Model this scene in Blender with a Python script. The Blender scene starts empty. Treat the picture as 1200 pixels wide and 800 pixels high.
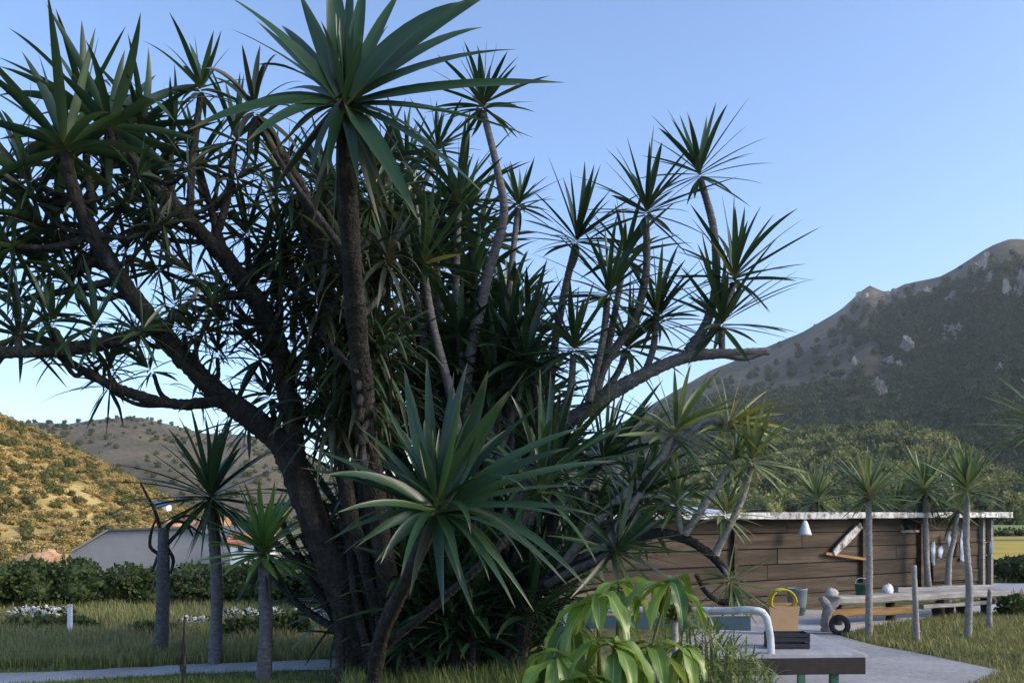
import bpy, math, random
import numpy as np
from mathutils import Vector
R = math.radians
rng = np.random.default_rng(11)
random.seed(5)
scene = bpy.context.scene
col = scene.collection

# ------------------------------------------------------------------ camera, sky, sun, exposure
H, HOR, FPX = 1.9, 600.0, 1000.0           # eye height, horizon row, focal length in photo pixels
cam_d = bpy.data.cameras.new('camera'); cam = bpy.data.objects.new('camera', cam_d); col.objects.link(cam)
cam.location = (0, 0, H); cam.rotation_euler = (R(90), 0, 0)
cam_d.sensor_width = 36; cam_d.lens = 36 * FPX / 1200
cam_d.shift_y = (HOR - 400) / 1200
cam_d.clip_start = 0.05; cam_d.clip_end = 20000
scene.camera = cam
SUN_EL, SUN_AZ = 25.0, 106.0               # degrees; azimuth clockwise from +Y
world = bpy.data.worlds.new('World'); scene.world = world; world.use_nodes = True
wn = world.node_tree
sky = wn.nodes.new('ShaderNodeTexSky'); sky.sky_type = 'NISHITA'; sky.sun_disc = False
sky.sun_elevation = R(SUN_EL); sky.sun_rotation = R(SUN_AZ)
sky.air_density = 0.78; sky.dust_density = 1.3; sky.ozone_density = 3.2; sky.altitude = 20
bg = wn.nodes['Background']; bg.inputs['Strength'].default_value = 0.15
wn.links.new(sky.outputs[0], bg.inputs['Color'])
sd = bpy.data.lights.new('sun', 'SUN'); sd.energy = 1.4; sd.angle = R(18); sd.color = (1.0, 0.84, 0.62)      # low warm sun, disc widened to soften its shadows
sun = bpy.data.objects.new('sun', sd); col.objects.link(sun)
sv = Vector((math.sin(R(SUN_AZ)) * math.cos(R(SUN_EL)), math.cos(R(SUN_AZ)) * math.cos(R(SUN_EL)), math.sin(R(SUN_EL))))
sun.rotation_euler = sv.to_track_quat('Z', 'Y').to_euler()
sun.location = (60, -20, 40)
vs = scene.view_settings; vs.view_transform = 'Standard'; vs.look = 'None'; vs.exposure = 1.28; vs.gamma = 1.0

# ------------------------------------------------------------------ helpers
def P(px, py, Y): return np.array([(px - 600) / FPX * Y, Y, H + (HOR - py) / FPX * Y])
def G(px, py):
    Y = H * FPX / (py - HOR); return np.array([(px - 600) / FPX * Y, Y, 0.0])
def sm(a, b, x):
    t = np.clip((x - a) / (b - a), 0, 1); return t * t * (3 - 2 * t)
def unit(v): return v / (np.linalg.norm(v) + 1e-9)

def vnoise(x, y, seed=0):
    xi = np.floor(x).astype(np.int64); yi = np.floor(y).astype(np.int64); xf = x - xi; yf = y - yi
    def h(a, b):
        n = (a * 374761393 + b * 668265263 + seed * 974711) & 0x7fffffff
        n = ((n ^ (n >> 13)) * 1274126177) & 0x7fffffff
        return ((n ^ (n >> 16)) & 0xffff) / 65535.0
    u = xf * xf * (3 - 2 * xf); v = yf * yf * (3 - 2 * yf)
    return (h(xi, yi) * (1 - u) + h(xi + 1, yi) * u) * (1 - v) + (h(xi, yi + 1) * (1 - u) + h(xi + 1, yi + 1) * u) * v
def fbm(x, y, o=4, seed=0):
    s = 0; a = 0.5
    for k in range(o):
        s = s + a * (vnoise(x * 2 ** k, y * 2 ** k, seed + k) - 0.5); a *= 0.5
    return s

ORG = {}
def put(o, parent, origin):
    origin = np.array(origin, float); ORG[o.name] = origin
    if parent is not None:
        o.parent = parent; o.location = Vector(origin - ORG[parent.name])
    else: o.location = Vector(origin)
    col.objects.link(o); return o
def empty(name, origin, parent=None):
    o = bpy.data.objects.new(name, None); o.empty_display_size = 0.2; return put(o, parent, origin)
def make_mesh(name, V, F, mat=None, UV=None, smooth=False):
    me = bpy.data.meshes.new(name)
    V = np.asarray(V, dtype=np.float64).reshape(-1, 3)
    if isinstance(F, np.ndarray):
        n, k = F.shape
        me.vertices.add(len(V)); me.vertices.foreach_set('co', V.ravel())
        me.loops.add(n * k); me.loops.foreach_set('vertex_index', F.ravel().astype(np.int32))
        me.polygons.add(n); me.polygons.foreach_set('loop_start', np.arange(0, n * k, k, dtype=np.int32))
        me.polygons.foreach_set('loop_total', np.full(n, k, dtype=np.int32))
        me.update(calc_edges=True)
    else:
        me.from_pydata(V.tolist(), [], F); me.update()
    if UV is not None:
        l = me.uv_layers.new(name='UVMap')
        idx = np.empty(len(me.loops), dtype=np.int32); me.loops.foreach_get('vertex_index', idx)
        l.data.foreach_set('uv', np.asarray(UV)[idx].astype(np.float32).ravel())
    if smooth: me.polygons.foreach_set('use_smooth', np.ones(len(me.polygons), dtype=bool))
    if mat: me.materials.append(mat)
    return me
def obj(name, V, F, mat, parent=None, origin=None, UV=None, smooth=False):
    V = np.asarray(V, float).reshape(-1, 3)
    if origin is None:
        origin = ORG[parent.name] if parent is not None else np.array([V[:, 0].mean(), V[:, 1].mean(), V[:, 2].min()])
    origin = np.array(origin, float)
    me = make_mesh(name, V - origin, F, mat, UV, smooth)
    return put(bpy.data.objects.new(name, me), parent, origin)
def tag(o, label, cat=None, group=None):
    o['label'] = label
    if cat: o['category'] = cat
    if group: o['group'] = group
    return o
def struct(o): o['kind'] = 'structure'; return o
def stuff(o): o['kind'] = 'stuff'; return o

class MB:                                    # mesh collector
    def __init__(s): s.V = []; s.F = []; s.n = 0
    def add(s, V, F):
        V = np.asarray(V, float).reshape(-1, 3)
        s.F += [[i + s.n for i in f] for f in (F.tolist() if isinstance(F, np.ndarray) else F)]
        s.V.append(V); s.n += len(V)
    def build(s, name, mat, parent=None, origin=None, smooth=False):
        return obj(name, np.vstack(s.V), s.F, mat, parent, origin, None, smooth)

def box_vf(c, size, ax=None, bev=0.0):
    """box with chamfered long edges; ax = 3x3 rows (local axes)"""
    sx, sy, sz = [k / 2 for k in size]
    b = min(bev, sx * .9, sy * .9, sz * .9)
    if b <= 0:
        V = [(x, y, z) for x in (-sx, sx) for y in (-sy, sy) for z in (-sz, sz)]
        F = [[0, 1, 3, 2], [4, 6, 7, 5], [0, 4, 5, 1], [2, 3, 7, 6], [0, 2, 6, 4], [1, 5, 7, 3]]
    else:
        V = []; F = []
        for x in (-sx, sx):
            V += [(x, -sy + b, -sz), (x, sy - b, -sz), (x, sy, -sz + b), (x, sy, sz - b), (x, sy - b, sz), (x, -sy + b, sz), (x, -sy, sz - b), (x, -sy, -sz + b)]
        F = [list(range(7, -1, -1)), list(range(8, 16))]
        for i in range(8): j = (i + 1) % 8; F.append([i, j, j + 8, i + 8])
    V = np.array(V)
    if ax is not None: V = V @ np.array(ax)
    return V + np.array(c), F

def rotz(a):
    c, s = math.cos(a), math.sin(a); return np.array([[c, s, 0], [-s, c, 0], [0, 0, 1]])
def frame_from(x, up=(0, 0, 1)):
    x = unit(np.array(x, float)); y = np.cross(up, x)
    y = unit(y) if np.linalg.norm(y) > 1e-5 else np.array([0, 1.0, 0]); return np.array([x, y, np.cross(x, y)])

def resample(pts, rad, step):
    pts = np.array(pts, float); rad = np.array(rad, float); n = len(pts)
    if n == 2:
        pts = np.array([pts[0], (pts[0] + pts[1]) / 2, pts[1]]); rad = np.array([rad[0], rad.mean(), rad[1]]); n = 3
    ext = np.vstack([2 * pts[0] - pts[1], pts, 2 * pts[-1] - pts[-2]]); out = []; ro = []
    for i in range(n - 1):
        p0, p1, p2, p3 = ext[i:i + 4]; m = max(2, int(np.linalg.norm(p2 - p1) / step))
        for t in np.arange(m) / m:
            out.append(0.5 * (2 * p1 + (p2 - p0) * t + (2 * p0 - 5 * p1 + 4 * p2 - p3) * t * t + (3 * p1 - p0 - 3 * p2 + p3) * t ** 3))
            ro.append(rad[i] * (1 - t) + rad[i + 1] * t)
    out.append(pts[-1]); ro.append(rad[-1]); return np.array(out), np.array(ro)

def tube(pts, rad, sides=8, step=0.05, ring=0.0, wob=0.0, cap=True):
    p, r = resample(pts, rad, step); n = len(p)
    t = np.gradient(p, axis=0); t /= np.linalg.norm(t, axis=1)[:, None] + 1e-9
    u = np.cross(t[0], (0.3, 0.9, 0.2)); u = unit(u); V = []
    a = np.linspace(0, 2 * math.pi, sides, endpoint=False); ph = rng.uniform(0, 9)
    for i in range(n):
        u = unit(u - t[i] * np.dot(u, t[i])); v = np.cross(t[i], u)
        rr = r[i] * (1 + (ring if i % 2 else -ring) * rng.uniform(.6, 1.3))
        rad_i = rr * (1 + wob * np.sin(a * 2 + ph + i * .21) + wob * np.sin(a * 3 + i * .13) + wob * .8 * rng.normal(size=sides) * (wob > 0))
        V.append(p[i] + rad_i[:, None] * (np.cos(a)[:, None] * u + np.sin(a)[:, None] * v))
    V = np.vstack(V); F = []
    for i in range(n - 1):
        for j in range(sides):
            k = (j + 1) % sides; F.append([i * sides + j, i * sides + k, (i + 1) * sides + k, (i + 1) * sides + j])
    if cap:
        F.append(list(range(sides))[::-1]); F.append([(n - 1) * sides + j for j in range(sides)])
    return V, F

# ------------------------------------------------------------------ materials
def nmat(name): 
    m = bpy.data.materials.new(name); m.use_nodes = True; nt = m.node_tree
    return m, nt, nt.nodes['Principled BSDF'], nt.nodes.new, nt.links.new
def ramp(nt, stops):
    r = nt.nodes.new('ShaderNodeValToRGB'); e = r.color_ramp.elements
    while len(e) < len(stops): e.new(0.5)
    for k, (p, c) in enumerate(stops): e[k].position = p; e[k].color = (*c, 1)
    return r
def surf(name, stops, scale=4.0, rough=0.8, bump=0.3, bscale=None, stretch=(1, 1, 1), detail=6, spec=0.3, bdist=0.02, scale2=None, stops2=None):
    m, nt, b, N, L = nmat(name)
    tc = N('ShaderNodeTexCoord'); mp = N('ShaderNodeMapping'); mp.inputs['Scale'].default_value = stretch
    oi = N('ShaderNodeObjectInfo'); L(tc.outputs['Object'], mp.inputs['Vector'])
    ad = N('ShaderNodeVectorMath'); ad.operation = 'ADD'; L(mp.outputs[0], ad.inputs[0])
    mu = N('ShaderNodeMath'); mu.operation = 'MULTIPLY'; mu.inputs[1].default_value = 37.0; L(oi.outputs['Random'], mu.inputs[0]); L(mu.outputs[0], ad.inputs[1])
    nz = N('ShaderNodeTexNoise'); nz.inputs['Scale'].default_value = scale; nz.inputs['Detail'].default_value = detail; nz.inputs['Roughness'].default_value = 0.62
    L(ad.outputs[0], nz.inputs['Vector']); r = ramp(nt, stops); L(nz.outputs['Fac'], r.inputs[0]); out = r.outputs[0]
    if stops2:
        n2 = N('ShaderNodeTexNoise'); n2.inputs['Scale'].default_value = scale2; n2.inputs['Detail'].default_value = 4; L(ad.outputs[0], n2.inputs['Vector'])
        r2 = ramp(nt, stops2); L(n2.outputs['Fac'], r2.inputs[0])
        mx = N('ShaderNodeMix'); mx.data_type = 'RGBA'; mx.blend_type = 'MULTIPLY'; mx.inputs[0].default_value = 1.0
        L(out, mx.inputs[6]); L(r2.outputs[0], mx.inputs[7]); out = mx.outputs[2]
    hs = N('ShaderNodeHueSaturation'); L(out, hs.inputs['Color'])
    mr = N('ShaderNodeMapRange'); mr.inputs[3].default_value = 0.82; mr.inputs[4].default_value = 1.18; L(oi.outputs['Random'], mr.inputs[0]); L(mr.outputs[0], hs.inputs['Value'])
    L(hs.outputs[0], b.inputs['Base Color']); b.inputs['Roughness'].default_value = rough; b.inputs['Specular IOR Level'].default_value = spec
    if bump:
        n3 = N('ShaderNodeTexNoise'); n3.inputs['Scale'].default_value = bscale or scale * 3; n3.inputs['Detail'].default_value = 8; L(ad.outputs[0], n3.inputs['Vector'])
        bp = N('ShaderNodeBump'); bp.inputs['Strength'].default_value = bump; bp.inputs['Distance'].default_value = bdist
        L(n3.outputs['Fac'], bp.inputs['Height']); L(bp.outputs[0], b.inputs['Normal'])
    return m
def leafmat(name, dark, light, base=None, tip=None, rough=0.38, trans=0.22, spec=0.5, stripes=True, rib=None):
    """leaf blade: random tone per blade, pale midrib, own base and tip colours along the blade (UV v)"""
    m, nt, b, N, L = nmat(name)
    ge = N('ShaderNodeNewGeometry'); oi = N('ShaderNodeObjectInfo')
    s = N('ShaderNodeMath'); s.operation = 'ADD'; L(ge.outputs['Random Per Island'], s.inputs[0]); L(oi.outputs['Random'], s.inputs[1])
    fr = N('ShaderNodeMath'); fr.operation = 'FRACT'; L(s.outputs[0], fr.inputs[0])
    r = ramp(nt, [(0.0, dark), (0.62, [(a + c) / 2 for a, c in zip(dark, light)]), (1.0, light)]); L(fr.outputs[0], r.inputs[0]); out = r.outputs[0]
    uv = N('ShaderNodeUVMap'); sp = N('ShaderNodeSeparateXYZ'); L(uv.outputs[0], sp.inputs[0])
    def mixc(fac, a, c):
        mx = N('ShaderNodeMix'); mx.data_type = 'RGBA'; L(fac, mx.inputs[0]); L(a, mx.inputs[6]); mx.inputs[7].default_value = (*c, 1); return mx.outputs[2]
    if base:
        q = ramp(nt, [(0.0, (0.85,) * 3), (0.16, (0, 0, 0))]); L(sp.outputs[1], q.inputs[0]); out = mixc(q.outputs[0], out, base)
    if tip:
        q = ramp(nt, [(0.86, (0, 0, 0)), (1.0, (0.8,) * 3)]); L(sp.outputs[1], q.inputs[0]); out = mixc(q.outputs[0], out, tip)
    if rib:
        q = ramp(nt, [(0.455, (0, 0, 0)), (0.49, (.75,) * 3), (0.51, (.75,) * 3), (0.545, (0, 0, 0))]); L(sp.outputs[0], q.inputs[0]); out = mixc(q.outputs[0], out, rib)
    if stripes:
        mp = N('ShaderNodeMapping'); mp.inputs['Scale'].default_value = (14, 1.2, 1); L(uv.outputs[0], mp.inputs[0])
        nz = N('ShaderNodeTexNoise'); nz.inputs['Scale'].default_value = 2.0; L(mp.outputs[0], nz.inputs[0])
        q = ramp(nt, [(0.35, (0.75,) * 3), (0.65, (1.2,) * 3)]); L(nz.outputs['Fac'], q.inputs[0])
        mx = N('ShaderNodeMix'); mx.data_type = 'RGBA'; mx.blend_type = 'MULTIPLY'; mx.inputs[0].default_value = 1.0; L(out, mx.inputs[6]); L(q.outputs[0], mx.inputs[7]); out = mx.outputs[2]
    L(out, b.inputs['Base Color']); b.inputs['Roughness'].default_value = rough; b.inputs['Specular IOR Level'].default_value = spec
    tr = N('ShaderNodeBsdfTranslucent'); hs = N('ShaderNodeHueSaturation'); hs.inputs['Value'].default_value = 1.5; hs.inputs['Hue'].default_value = 0.48
    L(out, hs.inputs['Color']); L(hs.outputs[0], tr.inputs['Color'])
    ms = N('ShaderNodeMixShader'); ms.inputs[0].default_value = trans
    L(b.outputs[0], ms.inputs[1]); L(tr.outputs[0], ms.inputs[2]); L(ms.outputs[0], nt.nodes['Material Output'].inputs['Surface'])
    return m
def plain(name, c, rough=0.6, metal=0.0, var=0.25, scale=9.0, bump=0.1):
    return surf(name, [(0.3, [k * (1 - var) for k in c]), (0.7, [min(1, k * (1 + var)) for k in c])], scale, rough, bump)

M = {}
M['leaf'] = leafmat('dragon_leaf', (0.012, 0.036, 0.019), (0.042, 0.086, 0.030), base=(0.09, 0.10, 0.035), tip=(0.12, 0.11, 0.05))
M['leaf_front'] = leafmat('dragon_leaf_front', (0.015, 0.044, 0.017), (0.035, 0.080, 0.028), base=(0.11, 0.13, 0.04), tip=(0.20, 0.18, 0.08), rough=0.34)
M['leaf_bright'] = leafmat('palm_leaf_bright', (0.05, 0.14, 0.03), (0.17, 0.30, 0.07), base=(0.22, 0.26, 0.08), tip=(0.2, 0.2, 0.08))
M['leaf_old'] = leafmat('dragon_leaf_old', (0.014, 0.027, 0.015), (0.050, 0.058, 0.026), base=(0.08, 0.07, 0.03), tip=(0.14, 0.12, 0.06), rough=0.5)
M['leaf_yel'] = leafmat('dragon_leaf_yellowing', (0.07, 0.12, 0.03), (0.24, 0.22, 0.04), base=(0.26, 0.24, 0.07), tip=(0.25, 0.2, 0.06))
M['palm_leaf'] = leafmat('palm_leaf', (0.050, 0.105, 0.032), (0.24, 0.28, 0.11), base=(0.32, 0.31, 0.14), tip=(0.22, 0.20, 0.08), rough=0.42)
M['mango'] = leafmat('broad_leaf', (0.040, 0.105, 0.016), (0.230, 0.330, 0.050), rough=0.36, trans=0.3, rib=(0.38, 0.46, 0.16))
M['bark'] = surf('grey_ringed_bark', [(0.25, (0.062, 0.058, 0.060)), (0.55, (0.130, 0.124, 0.130)), (0.8, (0.27, 0.262, 0.27))], 14, 0.85, 0.7, 45, (1, 1, 2.2))
M['bark_dark'] = surf('dark_bark', [(0.3, (0.012, 0.011, 0.011)), (0.55, (0.034, 0.032, 0.030)), (0.75, (0.09, 0.085, 0.08))], 9, 0.92, 1.0, 34, (1, 1, 0.6), bdist=0.05)
M['bark_pale'] = surf('pale_bark', [(0.25, (0.16, 0.145, 0.13)), (0.6, (0.32, 0.30, 0.28)), (0.85, (0.5, 0.48, 0.45))], 16, 0.85, 0.7, 50, (1, 1, 1.6))
M['grass'] = leafmat('grass_blade', (0.10, 0.125, 0.035), (0.34, 0.33, 0.12), rough=0.55, trans=0.3, stripes=False)
M['grass_lush'] = leafmat('grass_blade_lush', (0.07, 0.12, 0.025), (0.22, 0.26, 0.075), rough=0.5, trans=0.3, stripes=False)
M['meadow'] = surf('meadow_soil', [(0.3, (0.07, 0.085, 0.028)), (0.5, (0.14, 0.14, 0.055)), (0.72, (0.23, 0.205, 0.095))], 0.55, 0.95, 0.8, 6, bdist=0.08, scale2=9, stops2=[(0.3, (0.6,) * 3), (0.7, (1.15,) * 3)])
M['gravel'] = surf('path_gravel', [(0.3, (0.36, 0.36, 0.37)), (0.7, (0.52, 0.52, 0.53))], 2.2, 0.9, 0.6, 60, scale2=45, stops2=[(0.35, (0.75,) * 3), (0.65, (1.1,) * 3)])
M['concrete'] = surf('path_concrete', [(0.3, (0.32, 0.31, 0.31)), (0.7, (0.46, 0.45, 0.45))], 1.3, 0.85, 0.35, 30, scale2=14, stops2=[(0.3, (0.8,) * 3), (0.7, (1.1,) * 3)])
M['hill'] = surf('dry_grass_hill', [(0.30, (0.15, 0.13, 0.04)), (0.46, (0.34, 0.25, 0.085)), (0.7, (0.50, 0.37, 0.15))], 0.09, 0.95, 1.0, 0.9, bdist=0.5, detail=9)  # dry gold grass, with the warm sunlit look also put into the colour
M['far_hill'] = surf('scrub_hill', [(0.3, (0.085, 0.075, 0.045)), (0.5, (0.15, 0.12, 0.07)), (0.7, (0.20, 0.16, 0.095))], 0.03, 0.95, 1.0, 0.2, bdist=2.0, detail=9)  # brown scrub, darkened in colour for the hill's dim hazy shade
M['mountain'] = surf('mountain_scrub', [(0.36, (0.050, 0.048, 0.026)), (0.48, (0.10, 0.085, 0.048)), (0.6, (0.155, 0.118, 0.075)), (0.72, (0.22, 0.175, 0.13))], 0.012, 0.95, 1.0, 0.08, bdist=4.0, detail=11)
M['rock'] = surf('cliff_rock', [(0.33, (0.12, 0.105, 0.085)), (0.5, (0.26, 0.23, 0.20)), (0.7, (0.40, 0.36, 0.32))], 0.12, 0.95, 1.0, 0.25, (1, 1, 0.35), bdist=1.5)
M['field_green'] = surf('green_field', [(0.3, (0.14, 0.19, 0.045)), (0.7, (0.22, 0.26, 0.07))], 0.12, 0.95, 0.6, 3, (1, 0.3, 1))
M['field_yellow'] = surf('yellow_field', [(0.3, (0.30, 0.22, 0.035)), (0.5, (0.46, 0.33, 0.05)), (0.7, (0.42, 0.36, 0.09))], 0.35, 0.95, 0.7, 4, (0.5, 1.4, 1))
for nm, d, l in (('tree_dark', (0.026, 0.046, 0.016), (0.080, 0.098, 0.034)), ('tree_mid', (0.035, 0.055, 0.018), (0.11, 0.12, 0.045)),
                 ('tree_lime', (0.13, 0.155, 0.042), (0.33, 0.32, 0.115)), ('hedge', (0.030, 0.052, 0.016), (0.085, 0.12, 0.040)),
                 ('gold', (0.27, 0.20, 0.065), (0.56, 0.41, 0.16)), ('olive', (0.07, 0.085, 0.022), (0.16, 0.15, 0.05)), ('white_flower', (0.5, 0.5, 0.47), (0.8, 0.8, 0.76))):  # gold: dry grass with sunlit warmth added in its colour
    M[nm] = leafmat('foliage_' + nm, d, l, rough=0.6, trans=0.2, spec=0.25, stripes=False)
M['plank'] = surf('brown_plank', [(0.3, (0.042, 0.031, 0.022)), (0.5, (0.075, 0.056, 0.040)), (0.75, (0.12, 0.092, 0.066))], 2.2, 0.8, 0.5, 22, (0.35, 0.35, 5), scale2=1.1, stops2=[(0.3, (0.7,) * 3), (0.7, (1.2,) * 3)])
M['tan'] = surf('tan_panel', [(0.3, (0.20, 0.145, 0.095)), (0.7, (0.30, 0.22, 0.15))], 2.0, 0.8, 0.3, 20, (0.4, 0.4, 3))
M['wood_grey'] = surf('weathered_wood', [(0.3, (0.20, 0.185, 0.17)), (0.55, (0.34, 0.32, 0.30)), (0.8, (0.52, 0.50, 0.47))], 3.0, 0.85, 0.6, 26, (0.6, 0.6, 4))
M['wood_orange'] = surf('orange_wood', [(0.3, (0.22, 0.12, 0.045)), (0.7, (0.40, 0.24, 0.10))], 3.5, 0.75, 0.5, 26, (0.4, 0.4, 4))  # reddish rail wood; its orange also stands for light on the bench plank
M['fascia'] = surf('peeling_paint', [(0.38, (0.12, 0.105, 0.095)), (0.5, (0.45, 0.44, 0.43)), (0.62, (0.68, 0.68, 0.67))], 7.0, 0.8, 0.5, 20)
M['white'] = plain('white_paint', (0.72, 0.73, 0.74), 0.5, var=0.10, scale=5)
M['table_top'] = surf('grey_table_boards', [(0.3, (0.26, 0.25, 0.26)), (0.7, (0.40, 0.39, 0.41))], 2.5, 0.6, 0.3, 25, (4, 0.4, 1))
M['dark_edge'] = plain('dark_wood', (0.035, 0.026, 0.024), 0.5)
M['crate'] = plain('black_plastic', (0.028, 0.028, 0.032), 0.45)
M['card'] = plain('cardboard', (0.42, 0.27, 0.15), 0.85, var=0.1, scale=4)
M['yellow'] = plain('yellow_plastic', (0.55, 0.42, 0.02), 0.45, var=0.2)
M['steel'] = surf('galvanised_pipe', [(0.3, (0.40, 0.42, 0.44)), (0.5, (0.60, 0.62, 0.63)), (0.75, (0.72, 0.73, 0.73))], 10, 0.55, 0.25, 40)
M['teal'] = plain('teal_grey_panel', (0.16, 0.20, 0.21), 0.5, var=0.15)
M['green_paint'] = plain('green_paint', (0.05, 0.13, 0.08), 0.5)
M['rubber'] = plain('black_rubber', (0.03, 0.03, 0.032), 0.7)
M['grey_wall'] = surf('grey_render', [(0.3, (0.26, 0.255, 0.26)), (0.7, (0.34, 0.33, 0.335))], 0.8, 0.9, 0.25, 12)
M['roof_sheet'] = plain('white_roof_sheet', (0.66, 0.67, 0.70), 0.4, var=0.06)
M['roof_dark'] = surf('dark_felt_roof', [(0.3, (0.09, 0.085, 0.08)), (0.7, (0.17, 0.16, 0.15))], 3, 0.9, 0.4, 30)
M['orange_roof'] = surf('orange_tiles', [(0.3, (0.38, 0.13, 0.06)), (0.7, (0.52, 0.22, 0.12))], 3, 0.8, 0.4, 12)
M['stone'] = surf('sandstone', [(0.3, (0.36, 0.19, 0.09)), (0.55, (0.55, 0.34, 0.19)), (0.8, (0.66, 0.52, 0.40))], 1.2, 0.9, 0.7, 8, bdist=0.05)
M['pale_stone'] = surf('pale_stone', [(0.3, (0.34, 0.33, 0.31)), (0.7, (0.62, 0.61, 0.59))], 4, 0.9, 0.6, 20)
M['blue'] = plain('blue_paint', (0.05, 0.14, 0.36), 0.5)
M['glass'] = plain('dark_glass', (0.03, 0.04, 0.05), 0.12, bump=0)
M['black_hole'] = plain('opening_shade', (0.015, 0.013, 0.012), 0.9)  # black stands in for the shade inside the shed wall opening
M['cloth'] = plain('white_cloth', (0.66, 0.70, 0.78), 0.9, var=0.08)
M['ceramic'] = plain('lamp_shade_paint', (0.62, 0.68, 0.70), 0.35, var=0.08)

# ------------------------------------------------------------------ ground and landforms
def gh(x, y):
    return -3.2 * sm(22, 62, y) * sm(2, -14, x) + 0.05 * fbm(x * .5, y * .5, 3, 7) * sm(9, 14, y)
def grid_mesh(X, Y, Z):
    n, m = X.shape; V = np.stack([X, Y, Z], -1).reshape(-1, 3)
    i = np.arange(n * m).reshape(n, m)
    return V, np.stack([i[:-1, :-1].ravel(), i[1:, :-1].ravel(), i[1:, 1:].ravel(), i[:-1, 1:].ravel()], 1)
s = np.linspace(-1, 1, 181); gx = np.sign(s) * (np.abs(s) * 30 + 2800 * np.abs(s) ** 6)
t = np.linspace(0, 1, 171); gy = -40 + 110 * t + 2800 * t ** 7
X, Y = np.meshgrid(gx, gy, indexing='ij'); V, F = grid_mesh(X, Y, gh(X, Y))
struct(obj('ground', V, F, M['meadow'], origin=(0, 0, 0), smooth=True))

def landform(name, mat, az0, az1, na, nr, ridge, rb, rr, zb, back, rough, seed, smooth=True, power=1.0, fs=40.0):
    """heightfield in polar coordinates round the eye: foot at rb(az), crest at rr(az)*tan(ridge(az))"""
    az = np.linspace(R(az0), R(az1), na); tt = np.linspace(0, back, nr)
    A, T = np.meshgrid(az, tt, indexing='ij'); RB = rb(A); RR = rr(A); rad = RB + T * (RR - RB)
    zr = H + ridge(A) * RR
    up = sm(0, 1, np.clip(T, 0, 1)) * .35 + np.clip(T, 0, 1) ** power * .65
    dn = 1 - 0.55 * np.clip(T - 1, 0, None) / max(back - 1, .01)
    Z = zb + (zr - zb) * up * dn
    X = rad * np.sin(A); Yy = rad * np.cos(A)
    env = np.sin(np.clip(T, 0, 1) * math.pi) ** .7 * 1.0 + 0.12 * (T > .05)
    Z = Z + rough * env * fbm(X / fs, Yy / fs, 6, seed) * 2
    V, F = grid_mesh(X, Yy, Z)
    o = struct(obj(name, V, F, mat, origin=(0, 0, 0), smooth=smooth)); return o, X, Yy, Z, T, A
def ridge_fn(pts):
    px = np.array([p[0] for p in pts], float); py = np.array([p[1] for p in pts], float)
    a = np.arctan((px - 600) / FPX); e = (HOR - py) / FPX * np.cos(a)
    return a, e
def px_az(px): return math.degrees(math.atan((px - 600) / FPX))
# golden hill on the left
a, e = ridge_fn([(-900, 300), (-500, 370), (-200, 425), (-60, 462), (0, 489), (40, 505), (80, 525), (130, 551), (170, 572), (215, 598), (260, 612), (330, 640)])
HL = landform('hill', M['hill'], px_az(-900), px_az(330), 200, 110, lambda A: np.interp(A, a, e), lambda A: 60 + 0 * A,
              lambda A: 135 + 0 * A, -3.4, 1.7, 1.3, 3, fs=18.0)
tag(HL[0], 'golden dry grass hill rising behind the grey building')
# brown hill far behind
a2, e2 = ridge_fn([(-700, 470), (-200, 500), (0, 500), (45, 494), (75, 497), (120, 490), (165, 488), (205, 498), (240, 507), (285, 508), (320, 515), (380, 545), (450, 560), (560, 566), (640, 560), (760, 540), (900, 560)])
HF = landform('far_hill', M['far_hill'], px_az(-700), px_az(900), 220, 60, lambda A: np.interp(A, a2, e2), lambda A: 260 + 0 * A, lambda A: 560 + 0 * A, -3.2, 1.5, 7, 9, fs=90.0)
tag(HF[0], 'brown scrubby hill far behind the golden hill')
# mountain on the right; it carries on round to the right of the frame
rp = [(600, 585), (640, 556), (700, 516), (740, 491), (790, 462), (840, 432), (890, 409), (940, 388), (985, 362), (1005, 344), (1018, 333), (1028, 337), (1040, 341), (1060, 331), (1100, 323), (1120, 313), (1140, 300), (1160, 287), (1185, 278), (1205, 280), (1260, 268)]
a3, e3 = ridge_fn(rp)
a3 = np.concatenate([a3, [R(40), R(55), R(75), R(95), R(115), R(140), R(165), R(180)]]); e3 = np.concatenate([e3, [0.30, 0.27, 0.22, 0.15, 0.10, 0.07, 0.05, 0.03]])
MT = landform('mountain', M['mountain'], px_az(600), 180, 460, 150, lambda A: np.interp(A, a3, e3), lambda A: np.interp(A, [0, R(32), R(60), R(95), R(150)], [420, 330, 170, 130, 140]),
              lambda A: np.interp(A, [0, R(14), R(32), R(60), R(95), R(150)], [1000, 1050, 980, 640, 420, 420]), -1.0, 1.35, 30, 21, power=1.25, fs=150.0)
tag(MT[0], 'dark forested mountain with bare brown ridge')
# nearer wooded foothill below the mountain
a4, e4 = ridge_fn([(640, 600), (740, 560), (820, 522), (880, 503), (960, 492), (1050, 489), (1110, 502), (1150, 530), (1200, 556), (1300, 575), (1450, 590)])
FT = landform('foothill', M['field_green'], px_az(640), px_az(1450), 120, 60, lambda A: np.interp(A, a4, e4 - 0.022), lambda A: 150 + 0 * A, lambda A: 300 + 0 * A, -0.6, 1.25, 1.5, 31, fs=40.0)
tag(FT[0], 'low wooded foothill in front of the mountain')

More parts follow.
